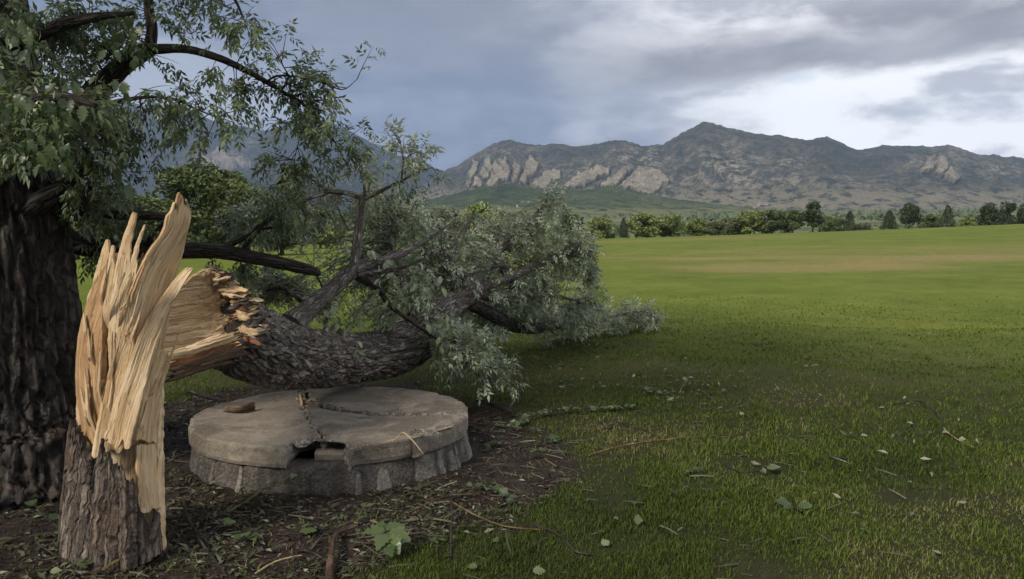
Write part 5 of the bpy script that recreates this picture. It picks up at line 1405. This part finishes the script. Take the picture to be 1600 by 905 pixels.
# ------------------------------------------------------------------ storm debris on the ground
def gp(px, py, h=0.0):
    """a point on the ground seen at (px, py), lifted by h"""
    p = on_plane(px, py, 0)
    z = float(ground_z(np.array([p[0]]), np.array([p[1]]))[0])
    p = on_plane(px, py, z)
    return np.array([p[0], p[1], z + h])
M_TWIG = bark_material('bare twig bark', (0.018, 0.014, 0.012), (0.050, 0.038, 0.030), (0.115, 0.092, 0.074))
M_TWIG_YELLOW = bark_material('yellow twig bark', (0.09, 0.062, 0.022), (0.19, 0.135, 0.05), (0.33, 0.25, 0.11))
M_TWIG_RED = bark_material('red brown twig bark', (0.035, 0.020, 0.013), (0.095, 0.052, 0.032), (0.19, 0.12, 0.08))
M_STRAW = bark_material('dry straw', (0.28, 0.20, 0.09), (0.48, 0.36, 0.19), (0.66, 0.53, 0.32))
LEAFSET = {}
def leaf_mesh(shape, tint):
    k = (shape, tint)
    if k not in LEAFSET:
        v, t = LOBED[shape]
        LEAFSET[k] = mesh_data('leaf', v, None, t, M_LEAF_BIG, True, None, {'tint': np.full(len(v), tint)})
    return LEAFSET[k]
def put_leaf(parent, P, D, N, size, shape=0, tint=0.6):
    x, y, z = basis(np.asarray(D, float)[None], np.asarray(N, float)[None])
    o = bpy.data.objects.new('leaf', leaf_mesh(shape, tint))
    M = Matrix(((*(x[0] * size),), (*(y[0] * size),), (*(z[0] * size),))).transposed().to_4x4()
    if parent is not None:
        M.translation = Vector(np.asarray(P) - ORIGIN[parent.name]); o.parent = parent
        o.matrix_local = M
    else:
        M.translation = Vector(P); o.matrix_world = M
    COL.objects.link(o)
    return o
def twig(name, label, cat, pts, r0, r1, mat, leaves=(), side=None, seed=0, part='stem', group=None):
    """pts: (px, py, height over the ground); leaves: (t along, angle, size, tint)"""
    P = np.array([gp(a, b, h + r0) for a, b, h in pts])
    t = thing(name, label, cat, (P[0][0], P[0][1], 0), group)
    n = max(14, 8 * len(P))
    R = np.linspace(r0, r1, len(P))
    v, q, tt_, u = sweep(np.column_stack([P, R]), 8, n, bark_disp(0.015, 0.18, seed + 400, 3))
    mk(part, v, q, tt_, mat, t, True, u)
    if side:
        for sd_ in side:
            Q = np.array([gp(a, b, h + r0 * 0.6) for a, b, h in sd_])
            v, q, tt_, u = sweep(np.column_stack([Q, np.linspace(r0 * 0.6, r1 * 0.6, len(Q))]), 6, 16)
            mk('side_twig', v, q, tt_, mat, t, True, u)
    C4 = curve(P, 60)
    r = np.random.default_rng(seed + 900)
    for (f, ang, size, tint) in leaves:
        i = min(58, int(f * 59))
        tan = unit(C4[i + 1] - C4[i])
        side_ = unit(np.cross(tan, [0, 0, 1]))
        d = tan * math.cos(ang) + side_ * math.sin(ang) + np.array([0, 0, r.uniform(0.0, 0.35)])
        put_leaf(t, C4[i] + [0, 0, 0.004], d, np.array([0, 0, 1.0]) + r.normal(0, 0.35, 3) + [0, -0.25, 0], size * 0.8, int(r.integers(3)), tint)
    return t
twig('leafy_twig', 'leafy green twig leaning against the front of the round concrete base, left of the notch', 'twig', [(355, 802, 0.0), (385, 792, 0.03), (420, 782, 0.08), (458, 776, 0.10)], 0.005, 0.002, M_TWIG_YELLOW, [(0.25, 1.2, 0.07, .4), (0.45, -1.0, 0.08, .5), (0.6, 1.3, 0.08, .4), (0.75, -1.1, 0.09, .55), (0.9, 1.2, 0.08, .5), (0.98, -0.6, 0.08, .6), (1, 0.3, 0.09, .5)], seed=1)
twig('bare_twig', 'dark bent bare twig on the soil between stump and concrete base', 'twig', [(286, 786, 0.02), (292, 815, 0.03), (310, 848, 0.02), (330, 876, 0.015), (352, 902, 0.01)], 0.008, 0.005, M_TWIG, (), [[(310, 850, 0.02), (330, 838, 0.02), (348, 824, 0.03)], [(308, 842, 0.02), (335, 856, 0.01), (358, 860, 0.01)]], 2)
twig('leafy_twig', 'twig with two pale broad leaves on the soil left of the concrete base', 'twig', [(318, 848, 0.01), (335, 838, 0.02), (352, 826, 0.03)], 0.003, 0.002, M_TWIG, [(0.9, 0.9, 0.085, .8), (0.98, -0.9, 0.085, .7), (1, 0.2, 0.06, .6)], seed=3)
twig('leafy_twig', 'sprig with broad green leaves standing on the soil below the notch', 'twig', [(466, 842, 0.0), (472, 828, 0.03), (468, 812, 0.06), (464, 792, 0.07)], 0.004, 0.002, M_TWIG, [(0.1, 1.4, 0.11, .6), (0.15, 1.0, 0.12, .7), (0.2, 1.9, 0.10, .6), (0.5, -1.0, 0.06, .4), (0.7, 0.9, 0.06, .4), (0.95, -0.6, 0.06, .5), (1, 0.4, 0.06, .5)], seed=4)
twig('leafy_twig', 'small leafy shoot right of the broad leaved sprig below the notch', 'twig', [(556, 830, 0.0), (560, 818, 0.03), (568, 806, 0.05)], 0.003, 0.0015, M_TWIG_YELLOW, [(0.4, 1.1, 0.05, .5), (0.6, -1.1, 0.05, .6), (0.9, 0.8, 0.05, .5), (1, -0.3, 0.05, .6)], seed=5)
twig('stub_branch', 'short thick red brown branch end at the bottom edge of the photo', 'branch', [(514, 915, 0.0), (517, 880, 0.02), (525, 848, 0.02), (556, 832, 0.02)], 0.019, 0.012, M_TWIG_RED, seed=6)
twig('leafy_clump', 'large drooping clump of big green leaves near the bottom edge', 'leaf clump', [(600, 848, 0.07), (604, 862, 0.09), (612, 880, 0.04)], 0.006, 0.003, M_TWIG, [(0.2, 2.4, 0.11, .6), (0.4, 1.6, 0.15, .7), (0.5, 0.5, 0.17, .75), (0.6, -0.2, 0.17, .8), (0.5, -1.0, 0.16, .7), (0.35, -1.7, 0.13, .65), (0.8, 0.1, 0.12, .5), (0.3, 2.9, 0.09, .5)], seed=7)
twig('yellow_twig', 'long thin yellowish twig on the edge of the bare soil', 'twig', [(708, 800, 0.05), (740, 816, 0.04), (780, 827, 0.02), (815, 830, 0.01), (846, 832, 0.01)], 0.005, 0.004, M_TWIG_YELLOW, seed=8)
twig('bare_twig', 'dark curved twig continuing right from the thin yellowish one', 'twig', [(835, 826, 0.01), (860, 836, 0.015), (882, 852, 0.02), (900, 868, 0.01), (928, 872, 0.005)], 0.009, 0.004, M_TWIG, seed=9)
twig('bare_twig', 'short twig poking upright beside the left end of the yellowish twig', 'twig', [(704, 872, 0.0), (704, 850, 0.03), (706, 822, 0.06), (705, 806, 0.09)], 0.005, 0.003, M_TWIG, seed=10)
twig('dead_branch', 'dark thick branch piece right behind the concrete base with one prong pointing up', 'branch', [(745, 632, 0.02), (765, 640, 0.03), (785, 648, 0.03), (797, 654, 0.03)], 0.024, 0.018, M_BARK_DARK, (), [[(794, 652, 0.03), (806, 636, 0.09), (822, 618, 0.13)]], 11)
rgd = np.random.default_rng(51)
LV = lambda n, lo, hi, t0, t1: [(float(rgd.uniform(lo, 1)), float(rgd.uniform(0.5, 2.2) * rgd.choice([-1, 1])), float(rgd.uniform(0.04, 0.085)) * hi, float(rgd.uniform(t0, t1))) for _ in range(n)]
twig('leafy_branch', 'torn leafy branch lying on the grass right of the concrete base, full of pale leaves', 'branch', [(800, 672, 0.02), (840, 655, 0.04), (890, 648, 0.04), (940, 645, 0.03), (995, 640, 0.02)], 0.008, 0.003, M_TWIG, LV(110, 0.0, 1.05, 0.45, 0.9), [[(850, 652, 0.03), (880, 635, 0.05), (905, 632, 0.03)], [(870, 650, 0.03), (900, 660, 0.04), (930, 662, 0.02)]], 12)
twig('leafy_branch', 'wilted leafy branch lying along the soil just below the torn one', 'branch', [(775, 668, 0.01), (815, 676, 0.03), (850, 682, 0.03), (872, 696, 0.02)], 0.006, 0.003, M_TWIG, LV(30, 0.0, 0.9, 0.3, 0.7), seed=13)
twig('long_stick', 'long thin stick lying on the grass in the middle right foreground', 'stick', [(918, 716, 0.01), (965, 704, 0.02), (1010, 696, 0.02), (1065, 690, 0.02), (1120, 685, 0.015), (1162, 681, 0.01)], 0.007, 0.003, M_TWIG_YELLOW, (), [[(1000, 697, 0.02), (1030, 686, 0.02), (1018, 680, 0.02)]], 14)
twig('long_stick', 'dark stick with a faint bend above the long thin stick', 'stick', [(925, 662, 0.02), (975, 667, 0.03), (1010, 678, 0.02), (1040, 694, 0.01)], 0.005, 0.003, M_TWIG, seed=15)
twig('bare_twig', 'thin dark twig arching above the grass at the far right', 'twig', [(1398, 634, 0.01), (1425, 632, 0.03), (1450, 642, 0.05), (1468, 658, 0.03), (1476, 668, 0.01)], 0.006, 0.003, M_TWIG, seed=16)
twig('dry_twig', 'pale dry twig lying below the arching dark one', 'twig', [(1474, 672, 0.01), (1484, 684, 0.02), (1500, 694, 0.02), (1522, 703, 0.01)], 0.006, 0.003, M_STRAW, [(0.3, 1.0, 0.06, 1.0), (0.7, -1.1, 0.06, 1.0)], seed=17)
twig('leafy_twig', 'dark twig ending in a bright three part leaf on the right grass', 'twig', [(1135, 732, 0.01), (1160, 744, 0.02), (1188, 744, 0.03), (1204, 740, 0.03)], 0.006, 0.003, M_TWIG, [(0.75, 1.6, 0.08, .6), (0.9, 0.9, 0.10, .8), (0.95, -0.5, 0.12, .9), (1, 0.15, 0.12, .95), (1, -1.2, 0.09, .8)], seed=18)
twig('leafy_twig', 'pair of big green leaves on a short stalk, the larger one upright in the grass', 'twig', [(1222, 788, 0.01), (1236, 796, 0.02), (1250, 798, 0.02)], 0.004, 0.002, M_TWIG, [(0.5, 2.2, 0.10, .45), (0.8, 1.2, 0.12, .55), (0.9, 0.4, 0.10, .6), (1, -0.2, 0.09, .7), (0.7, 1.8, 0.09, .45)], seed=19)
twig('dry_twig', 'pale dried sprig standing out of the grass right of the torn branch', 'twig', [(1060, 618, 0.01), (1070, 606, 0.05), (1080, 600, 0.08), (1092, 612, 0.03), (1112, 624, 0.01)], 0.005, 0.003, M_TWIG_YELLOW, [(0.2, 1, 0.07, .95), (0.35, -1, 0.08, 1.0), (0.5, 0.6, 0.08, 1.0), (0.6, -1.4, 0.07, .95), (0.8, 1.0, 0.06, 1.0), (0.9, -0.8, 0.06, 1.0)], seed=20)
twig('leafy_twig', 'low twig with pale leaves nearer the torn branch than the dried sprig', 'twig', [(1005, 608, 0.02), (1028, 620, 0.03), (1055, 616, 0.02)], 0.005, 0.003, M_TWIG, LV(12, 0, 1.0, .7, 1.0), seed=21)
twig('bare_twig', 'short stick lying on the right grass below the arching twig', 'twig', [(1296, 718, 0.01), (1316, 720, 0.015), (1336, 724, 0.01)], 0.008, 0.005, M_TWIG, seed=22)
for sdx, (px_, py_, lab) in enumerate([(770, 700, 'small wilted sprig on the bare soil close to the right rim of the concrete base'), (838, 712, 'small green sprig on the soil edge under the wilted leafy branch'), (880, 600, 'grey green sprig lying on the grass below the fallen crown, above the torn branch'), (960, 668, 'curled leafy sprig on the grass right of the torn leafy branch'), (690, 850, 'small leafy sprig between the big leaf clump and the upright twig'), (1085, 742, 'dull sprig half sunk in the lawn left of the three part leaf'), (380, 850, 'dull leafy sprig on the soil right of the dark bent twig')]):
    twig('leafy_twig', lab, 'twig', [(px_ - 16, py_ + 5, 0.01), (px_, py_, 0.03), (px_ + 20, py_ - 3, 0.02)], 0.004, 0.002, M_TWIG, LV(12, 0.1, 0.8, .3, .8), seed=60 + sdx)
twig('leafy_twig', 'dim green sprig at the far left, between the tree roots and the stump', 'twig', [(92, 826, 0.0), (72, 818, 0.03), (54, 806, 0.06)], 0.004, 0.002, M_TWIG, [(0.3, 1.1, 0.08, .35), (0.5, -1, 0.08, .4), (0.8, 0.8, 0.09, .35), (0.95, -0.6, 0.09, .4), (1, 0.2, 0.08, .4)], seed=23)
twig('bare_twig', 'thin grey twig on the soil just left of the stump foot', 'twig', [(32, 838, 0.01), (60, 830, 0.02), (88, 820, 0.02)], 0.005, 0.003, M_TWIG, seed=24)
twig('bare_twig', 'thin twig running to the foot of the stump from the lower left', 'twig', [(56, 852, 0.01), (80, 868, 0.01), (108, 884, 0.01), (122, 896, 0.01)], 0.005, 0.003, M_TWIG, seed=25)
twig('leafy_twig', 'green leaves lying right under the foot of the stump', 'twig', [(110, 898, 0.0), (126, 890, 0.02), (142, 884, 0.03)], 0.003, 0.002, M_TWIG, [(0.4, 1, 0.09, .55), (0.6, -1, 0.09, .6), (0.9, 0.7, 0.09, .55), (1, -0.3, 0.09, .6)], seed=26)
twig('leafy_twig', 'little green shoot growing against the right foot of the stump', 'twig', [(222, 862, 0.0), (228, 848, 0.04), (232, 832, 0.07)], 0.003, 0.002, M_TWIG_YELLOW, [(0.3, 1.1, 0.08, .45), (0.6, -1.1, 0.08, .5), (0.9, 0.5, 0.09, .6), (1, -0.5, 0.08, .5)], seed=27)
twig('bare_twig', 'pale slim twig on the soil left of the stub branch', 'twig', [(398, 902, 0.01), (425, 888, 0.02), (450, 878, 0.015), (472, 872, 0.01)], 0.005, 0.003, M_STRAW, seed=28)
twig('bare_twig', 'pale crooked twig right of the concrete base, running to the yellowish twig', 'twig', [(640, 806, 0.01), (672, 792, 0.02), (700, 783, 0.02), (745, 778, 0.015), (778, 790, 0.01)], 0.006, 0.003, M_TWIG_RED, (), [[(700, 783, 0.02), (718, 774, 0.03), (728, 770, 0.02)]], 29)
twig('leafy_branch', 'wilted grey green spray on the soil right of the concrete base', 'branch', [(724, 762, 0.01), (755, 768, 0.03), (785, 782, 0.03), (806, 790, 0.02)], 0.006, 0.003, M_TWIG, LV(26, 0.1, 0.9, 0.3, 0.75), seed=30)
twig('bare_twig', 'dark stick on the grass behind the left rim of the concrete base', 'twig', [(290, 614, 0.02), (320, 624, 0.02), (352, 632, 0.02)], 0.012, 0.008, M_BARK_DARK, seed=31)
twig('yellow_twig', 'yellow shrivelled leaf stalk lying at the right foot of the stump', 'twig', [(160, 898, 0.01), (185, 888, 0.03), (214, 878, 0.02)], 0.010, 0.004, M_TWIG_YELLOW, [(0.5, 0.3, 0.12, .9)], seed=32)
# single leaves
def lone_leaf(px, py, size, ang, tint, label, shape=0, tilt=0.35, h=0.02, z=None):
    P = gp(px, py, h) if z is None else on_plane(px, py, z + h)
    d = np.array([math.cos(ang), math.sin(ang), tilt])
    o = put_leaf(None, P, d, (0.2, -0.45, 1), size * 0.5, shape, tint)
    o.name = 'fallen_leaf'
    tag(o, label, 'leaf', 'single leaves on the grass and soil')
lone_leaf(996, 826, 0.13, 1.3, .7, 'upright green leaf in the grass right of the dark curved twig', 0, 1.2)
lone_leaf(940, 858, 0.11, 0.6, .95, 'pale whitish leaf in the grass near the end of the dark curved twig', 1)
lone_leaf(832, 900, 0.13, 0.2, .9, 'pale green leaf cut by the bottom edge of the photo', 1, 0.1)
lone_leaf(966, 818, 0.08, 2.2, .85, 'small pale leaf left of the upright green one', 2)
lone_leaf(780, 852, 0.10, 2.6, .75, 'dull leaf on the grass below the long yellowish twig', 0, 0.1)
lone_leaf(746, 893, 0.10, 2.9, .8, 'light leaf low in the grass left of the one at the bottom edge', 1, 0.1)
lone_leaf(78, 900, 0.10, 0.3, 1.0, 'tan leaf in the lower left corner', 1, 0.1)
lone_leaf(1470, 872, 0.09, 2.2, .95, 'pale leaf deep in the lower right corner of the lawn', 2, 0.3)
lone_leaf(1157, 652, 0.10, 0.8, 1.0, 'whitish curled leaf on the lawn below the dried sprig', 1, 0.5)
lone_leaf(1270, 776, 0.06, 0.4, 1.0, 'tiny pale leaf right of the big upright leaf pair', 2, 0.1)
lone_leaf(1345, 684, 0.12, 0.1, 1.0, 'narrow pale leaf lying flat between the short stick and the arching twig', 2, 0.05)
lone_leaf(1382, 640, 0.10, 3.1, .95, 'light green leaf at the left end of the arching twig', 2, 0.05)
lone_leaf(606, 643, 0.085, 0.5, .9, 'small yellow green leaf lying on the top of the concrete slab by the long crack', 2, 0.5, 0.006, ZT)
lone_leaf(622, 640, 0.06, 2.4, .8, 'tiny curled leaf touching the yellow green one on the slab', 0, 0.6, 0.006, ZT)
# straw on the slab
S0 = [on_plane(612, 690, ZT + 0.006), on_plane(622, 682, ZT + 0.02), at(630, 676, 4.93), at(646, 690, 4.86), at(661, 709, 4.80)]
st = thing('straw', 'bent dry yellow straw hanging over the right front edge of the concrete slab', 'straw', (S0[0][0], S0[0][1], ZT))
v, q, t, u = sweep(np.column_stack([S0, [0.003, 0.003, 0.004, 0.0035, 0.0015]]), 6, 30)
mk('stem', v, q, t, M_STRAW, st)
S1 = [on_plane(618, 687, ZT + 0.006), on_plane(608, 689, ZT + 0.008), on_plane(596, 693, ZT + 0.006)]
v, q, t, u = sweep(np.column_stack([S1, [0.005, 0.004, 0.001]]), 6, 12)
mk('blade', v, q, t, M_STRAW, st)
# torn strip of wood that hangs from the log and rests on the slab
sh = thing('wood_shard', 'dull brown torn strip of wood lying on the slab under the log', 'wood shard', (*on_plane(375, 640, ZT)[:2], ZT))
W_('strip', [on_plane(348, 643, ZT + 0.006), on_plane(375, 645, ZT + 0.006), on_plane(404, 640, ZT + 0.006)], [on_plane(352, 634, ZT + 0.05), on_plane(376, 634, ZT + 0.06), on_plane(400, 628, ZT + 0.06)], M_WOOD_DULL, sh, 0.05, 0.02, 0.010, 0.2, 0.2, seed=88, nc=20, nr=40)
sh2 = thing('wood_splinters', 'small pale splinters standing on the slab by the crack under the log', 'splinters', (*on_plane(472, 622, ZT)[:2], ZT))
for i, (x0, y0, x1, y1, w) in enumerate([(470, 634, 467, 610, 3), (476, 630, 486, 618, 3), (480, 628, 500, 627, 3), (466, 628, 462, 618, 2)]):
    W_('strip', [on_plane(x0, y0, ZT), on_plane((x0 + x1) / 2, (y0 + y1) / 2 + 2, ZT + 0.03), on_plane(x1, y1 + 3, ZT + 0.05)], [on_plane(x0 + w, y0, ZT), on_plane((x0 + x1) / 2 + w, (y0 + y1) / 2 + 2, ZT + 0.03), on_plane(x1 + 1, y1 + 3, ZT + 0.05)], M_WOOD, sh2, 0.01, 0.002, 0.002, 0.1, seed=95 + i, nc=6, nr=10)

# ------------------------------------------------------------------ litter, scraps and grass
rg = np.random.default_rng(61)
def on_ground(x, y):
    z = ground_z(x, y)
    s = soil_amount(x, y)
    return z + s * (0.075 * (fbm(x / 0.14, y / 0.14, None, 4, 81, 0.6) - 0.5) - 0.01), s
def in_base(x, y, r=1.06):
    return (x - CC[0]) ** 2 + (y - CC[1]) ** 2 < r * r
n = 44000
d = np.exp(rg.uniform(math.log(2.7), math.log(8.6), n)); a = rg.uniform(-0.66, 0.22, n)
x, y = np.sin(a) * d, np.cos(a) * d
z, s = on_ground(x, y)
k = (rg.uniform(0, 1, n) < s * (0.30 + 0.7 * sstep(fbm(x / 0.5, y / 0.5, None, 3, 66), 0.42, 0.6)) + 0.02) & ~in_base(x, y)
# the worn patch of bare earth right of the base stays clean
bare = np.exp(-((x - 0.02) / 0.42) ** 2 - ((y - 5.35) / 0.75) ** 2)
k &= rg.uniform(0, 1, n) > bare * 0.9
x, y, z = x[k], y[k], z[k]
m_ = len(x)
D = np.column_stack([rg.normal(size=(m_, 2)), rg.normal(0, 0.25, m_)])
N = np.array([0, 0, 1.0]) + rg.normal(0, 0.45, (m_, 3))
sz = rg.uniform(0.02, 0.07, m_)
V, T_, kk = scatter(LEAFLET, np.column_stack([x, y, z + 0.006]), D, N, sz)
b = Bag()
b.add(V, None, T_, np.repeat(np.clip(rg.beta(1.5, 1.6, m_), 0, 1), kk))
b.build('leaf_litter', M_LITTER, None, True, 'stuff', (0, 5, 0))
# crumbs of soil and bark
n = 6000
d = np.exp(rg.uniform(math.log(2.7), math.log(8.0), n)); a = rg.uniform(-0.66, 0.2, n)
x, y = np.sin(a) * d, np.cos(a) * d
z, s = on_ground(x, y)
k = (rg.uniform(0, 1, n) < s) & ~in_base(x, y)
x, y, z = x[k], y[k], z[k]
OCT = (np.array([[0, -1, 0], [.6, 0, .1], [0, 1, 0], [-.6, 0, -.1], [0, .1, .55], [0, 0, -.5]], float), np.array([[0, 1, 4], [1, 2, 4], [2, 3, 4], [3, 0, 4], [1, 0, 5], [2, 1, 5], [3, 2, 5], [0, 3, 5]]))
V, T_, kk = scatter(OCT, np.column_stack([x, y, z + 0.003]), np.column_stack([rg.normal(size=(len(x), 2)), rg.normal(0, .3, len(x))]), np.array([0, 0, 1.0]) + rg.normal(0, .3, (len(x), 3)), rg.uniform(0.005, 0.017, len(x)))
b = Bag(); b.add(V, None, T_)
b.build('soil_crumbs', M_TWIG, None, False, 'stuff', (0, 5, 0))
# twig crumbs and bits of bark strewn over soil and turf
n = 2600
d = np.exp(rg.uniform(math.log(2.7), math.log(10.0), n)); a = rg.uniform(-0.66, 0.5, n)
x, y = np.sin(a) * d, np.cos(a) * d
z, s = on_ground(x, y)
k = (rg.uniform(0, 1, n) < 0.10 + 0.7 * s + 0.5 * np.exp(-((x - 0.9) / 1.5) ** 2 - ((y - 6.6) / 1.6) ** 2)) & ~in_base(x, y)
x, y, z = x[k], y[k], z[k]
STICK = (np.array([[-.03, 0, 0], [.03, 0, 0], [0, 0, .05], [-.02, .5, .03], [.04, .5, .02], [.02, .5, .07], [.05, 1, 0], [.08, 1, 0], [.06, 1, .03]], float),
         np.array([[0, 1, 4], [0, 4, 3], [1, 2, 5], [1, 5, 4], [2, 0, 3], [2, 3, 5], [3, 4, 7], [3, 7, 6], [4, 5, 8], [4, 8, 7], [5, 3, 6], [5, 6, 8]]))
V, T_, kk = scatter(STICK, np.column_stack([x, y, z + 0.008]), np.column_stack([rg.normal(size=(len(x), 2)), rg.normal(0.05, .15, len(x))]), np.array([0, 0, 1.0]) + rg.normal(0, .2, (len(x), 3)), rg.uniform(0.04, 0.16, len(x)))
b = Bag(); b.add(V, None, T_, np.repeat(np.clip(rg.beta(1.6, 1.8, len(x)), 0, 1), kk))
b.build('twig_litter', M_LITTER, None, False, 'stuff', (0, 5, 0))
# pale leaf scraps blown over the lawn
P = []
for (px, py, sx_, sy_, n) in [(905, 538, 22, 7, 46), (880, 575, 12, 4, 22), (935, 547, 20, 6, 20), (1020, 620, 22, 8, 18), (1100, 590, 60, 25, 22), (960, 520, 40, 10, 24), (1290, 570, 25, 4, 16), (1260, 555, 10, 3, 6), (1450, 522, 8, 2, 8), (1080, 606, 20, 8, 22), (1170, 600, 150, 40, 40), (1300, 700, 180, 60, 50), (980, 600, 90, 30, 40), (850, 545, 40, 14, 30), (1040, 515, 20, 6, 14)]:
    for _ in range(n):
        P.append((px + rg.normal() * sx_, py + rg.normal() * sy_))
P = np.array([gp(px, max(py, 505), 0.035) for px, py in P])
m_ = len(P)
V, T_, kk = scatter(LEAFLET, P, np.column_stack([rg.normal(size=(m_, 2)), rg.normal(0, 0.35, m_)]), np.array([0, -0.3, 1.0]) + rg.normal(0, 0.5, (m_, 3)), rg.uniform(0.035, 0.085, m_))
b = Bag(); b.add(V, None, T_, np.repeat(rg.uniform(0.6, 1.0, m_), kk))
b.build('leaf_scraps', M_LITTER, None, True, 'stuff', (0, 8, 0))
# blades of grass, thinner with distance from the path of the camera
def grass(n, d0, d1, a0, a1, name, h, seed):
    rg = np.random.default_rng(seed)
    d = np.exp(rg.uniform(math.log(d0), math.log(d1), n)); a = rg.uniform(a0, a1, n)
    x, y = np.sin(a) * d, np.cos(a) * d
    z, s = on_ground(x, y)
    dry = dry_amount(x, y)
    tuft = fbm(x / 0.28, y / 0.28, None, 2, 97)
    k = (rg.uniform(0, 1, n) < (1 - s) + 0.05 * (tuft > 0.52)) & ~in_base(x, y, 1.02) & (rg.uniform(0, 1, n) > 0.45 * dry * (d < 12))
    k &= rg.uniform(0, 1, n) > sstep(d, d1 * 0.40, d1)
    k &= rg.uniform(0, 1, n) > 0.85 * sstep(0.36 - fbm(x / 0.6, y / 0.6, None, 3, 99), 0, 0.10) * (d < 14)
    x, y, z, d, dry, tuft = x[k], y[k], z[k], d[k], dry[k], tuft[k]
    n = len(x)
    H = h * rg.uniform(0.5, 1.4, n) * (0.3 + 1.5 * tuft) * np.clip(d / 9, 1, 1.25)
    wd = np.maximum(0.0022, d * 0.00055) * rg.uniform(0.7, 1.4, n)
    th = rg.uniform(0, 2 * math.pi, n)
    lean = rg.uniform(0.15, 1.0, n)[:, None] * H[:, None]
    dr = np.column_stack([np.cos(th), np.sin(th), np.zeros(n)])
    sd_ = np.column_stack([-np.sin(th + rg.normal(0, 0.6, n)), np.cos(th), np.zeros(n)]) * wd[:, None]
    P = np.column_stack([x, y, z - 0.004])
    M_ = P + dr * lean * 0.35 + np.array([0, 0, 1.0]) * (H * 0.62)[:, None]
    E_ = P + dr * lean + np.array([0, 0, 1.0]) * (H * 0.92)[:, None]
    V = np.stack([P - sd_, P + sd_, M_ + sd_ * 0.75, M_ - sd_ * 0.75, E_], 1).reshape(-1, 3)
    i = np.arange(n)[:, None] * 5
    big = fbm(x / 0.9, y / 0.9, None, 3, 98)
    tint = np.clip(0.38 + 0.9 * (big - 0.5) + rg.normal(0, 0.17, n) + dry * rg.uniform(0.05, 0.55, n) + 0.22 * sstep(d, 8, 18), 0, 1)  # farther blades tinted lighter to make up for their darker shading
    b = Bag()
    b.add(V, i + [0, 1, 2, 3], i + [3, 2, 4], np.repeat(tint, 5))
    b.build(name, M_GRASS, None, True, 'stuff', (0, d0, 0))
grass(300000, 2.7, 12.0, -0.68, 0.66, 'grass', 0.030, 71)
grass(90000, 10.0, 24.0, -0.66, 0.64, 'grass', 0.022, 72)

# ------------------------------------------------------------------ haze
def haze_box():
    lo, hi = (-9200, -9200, -5.2), (9200, 9200, 1450)
    V = [(x, y, z) for z in (lo[2], hi[2]) for y in (lo[1], hi[1]) for x in (lo[0], hi[0])]
    m = bpy.data.materials.new('haze')
    m.use_nodes = True
    g = Nodes(m.node_tree)
    vol = g.n('ShaderNodeVolumePrincipled', {'Color': (0.58, 0.74, 1.0), 'Density': 0.000065, 'Anisotropy': 0.1})
    out = g.n('ShaderNodeOutputMaterial')
    g.t.links.new(vol.outputs[0], out.inputs['Volume'])
    return mk('haze', V, [(0, 2, 3, 1), (4, 5, 7, 6), (0, 1, 5, 4), (2, 6, 7, 3), (0, 4, 6, 2), (1, 3, 7, 5)], None, m, None, False, None, None, 'stuff')
haze_box()
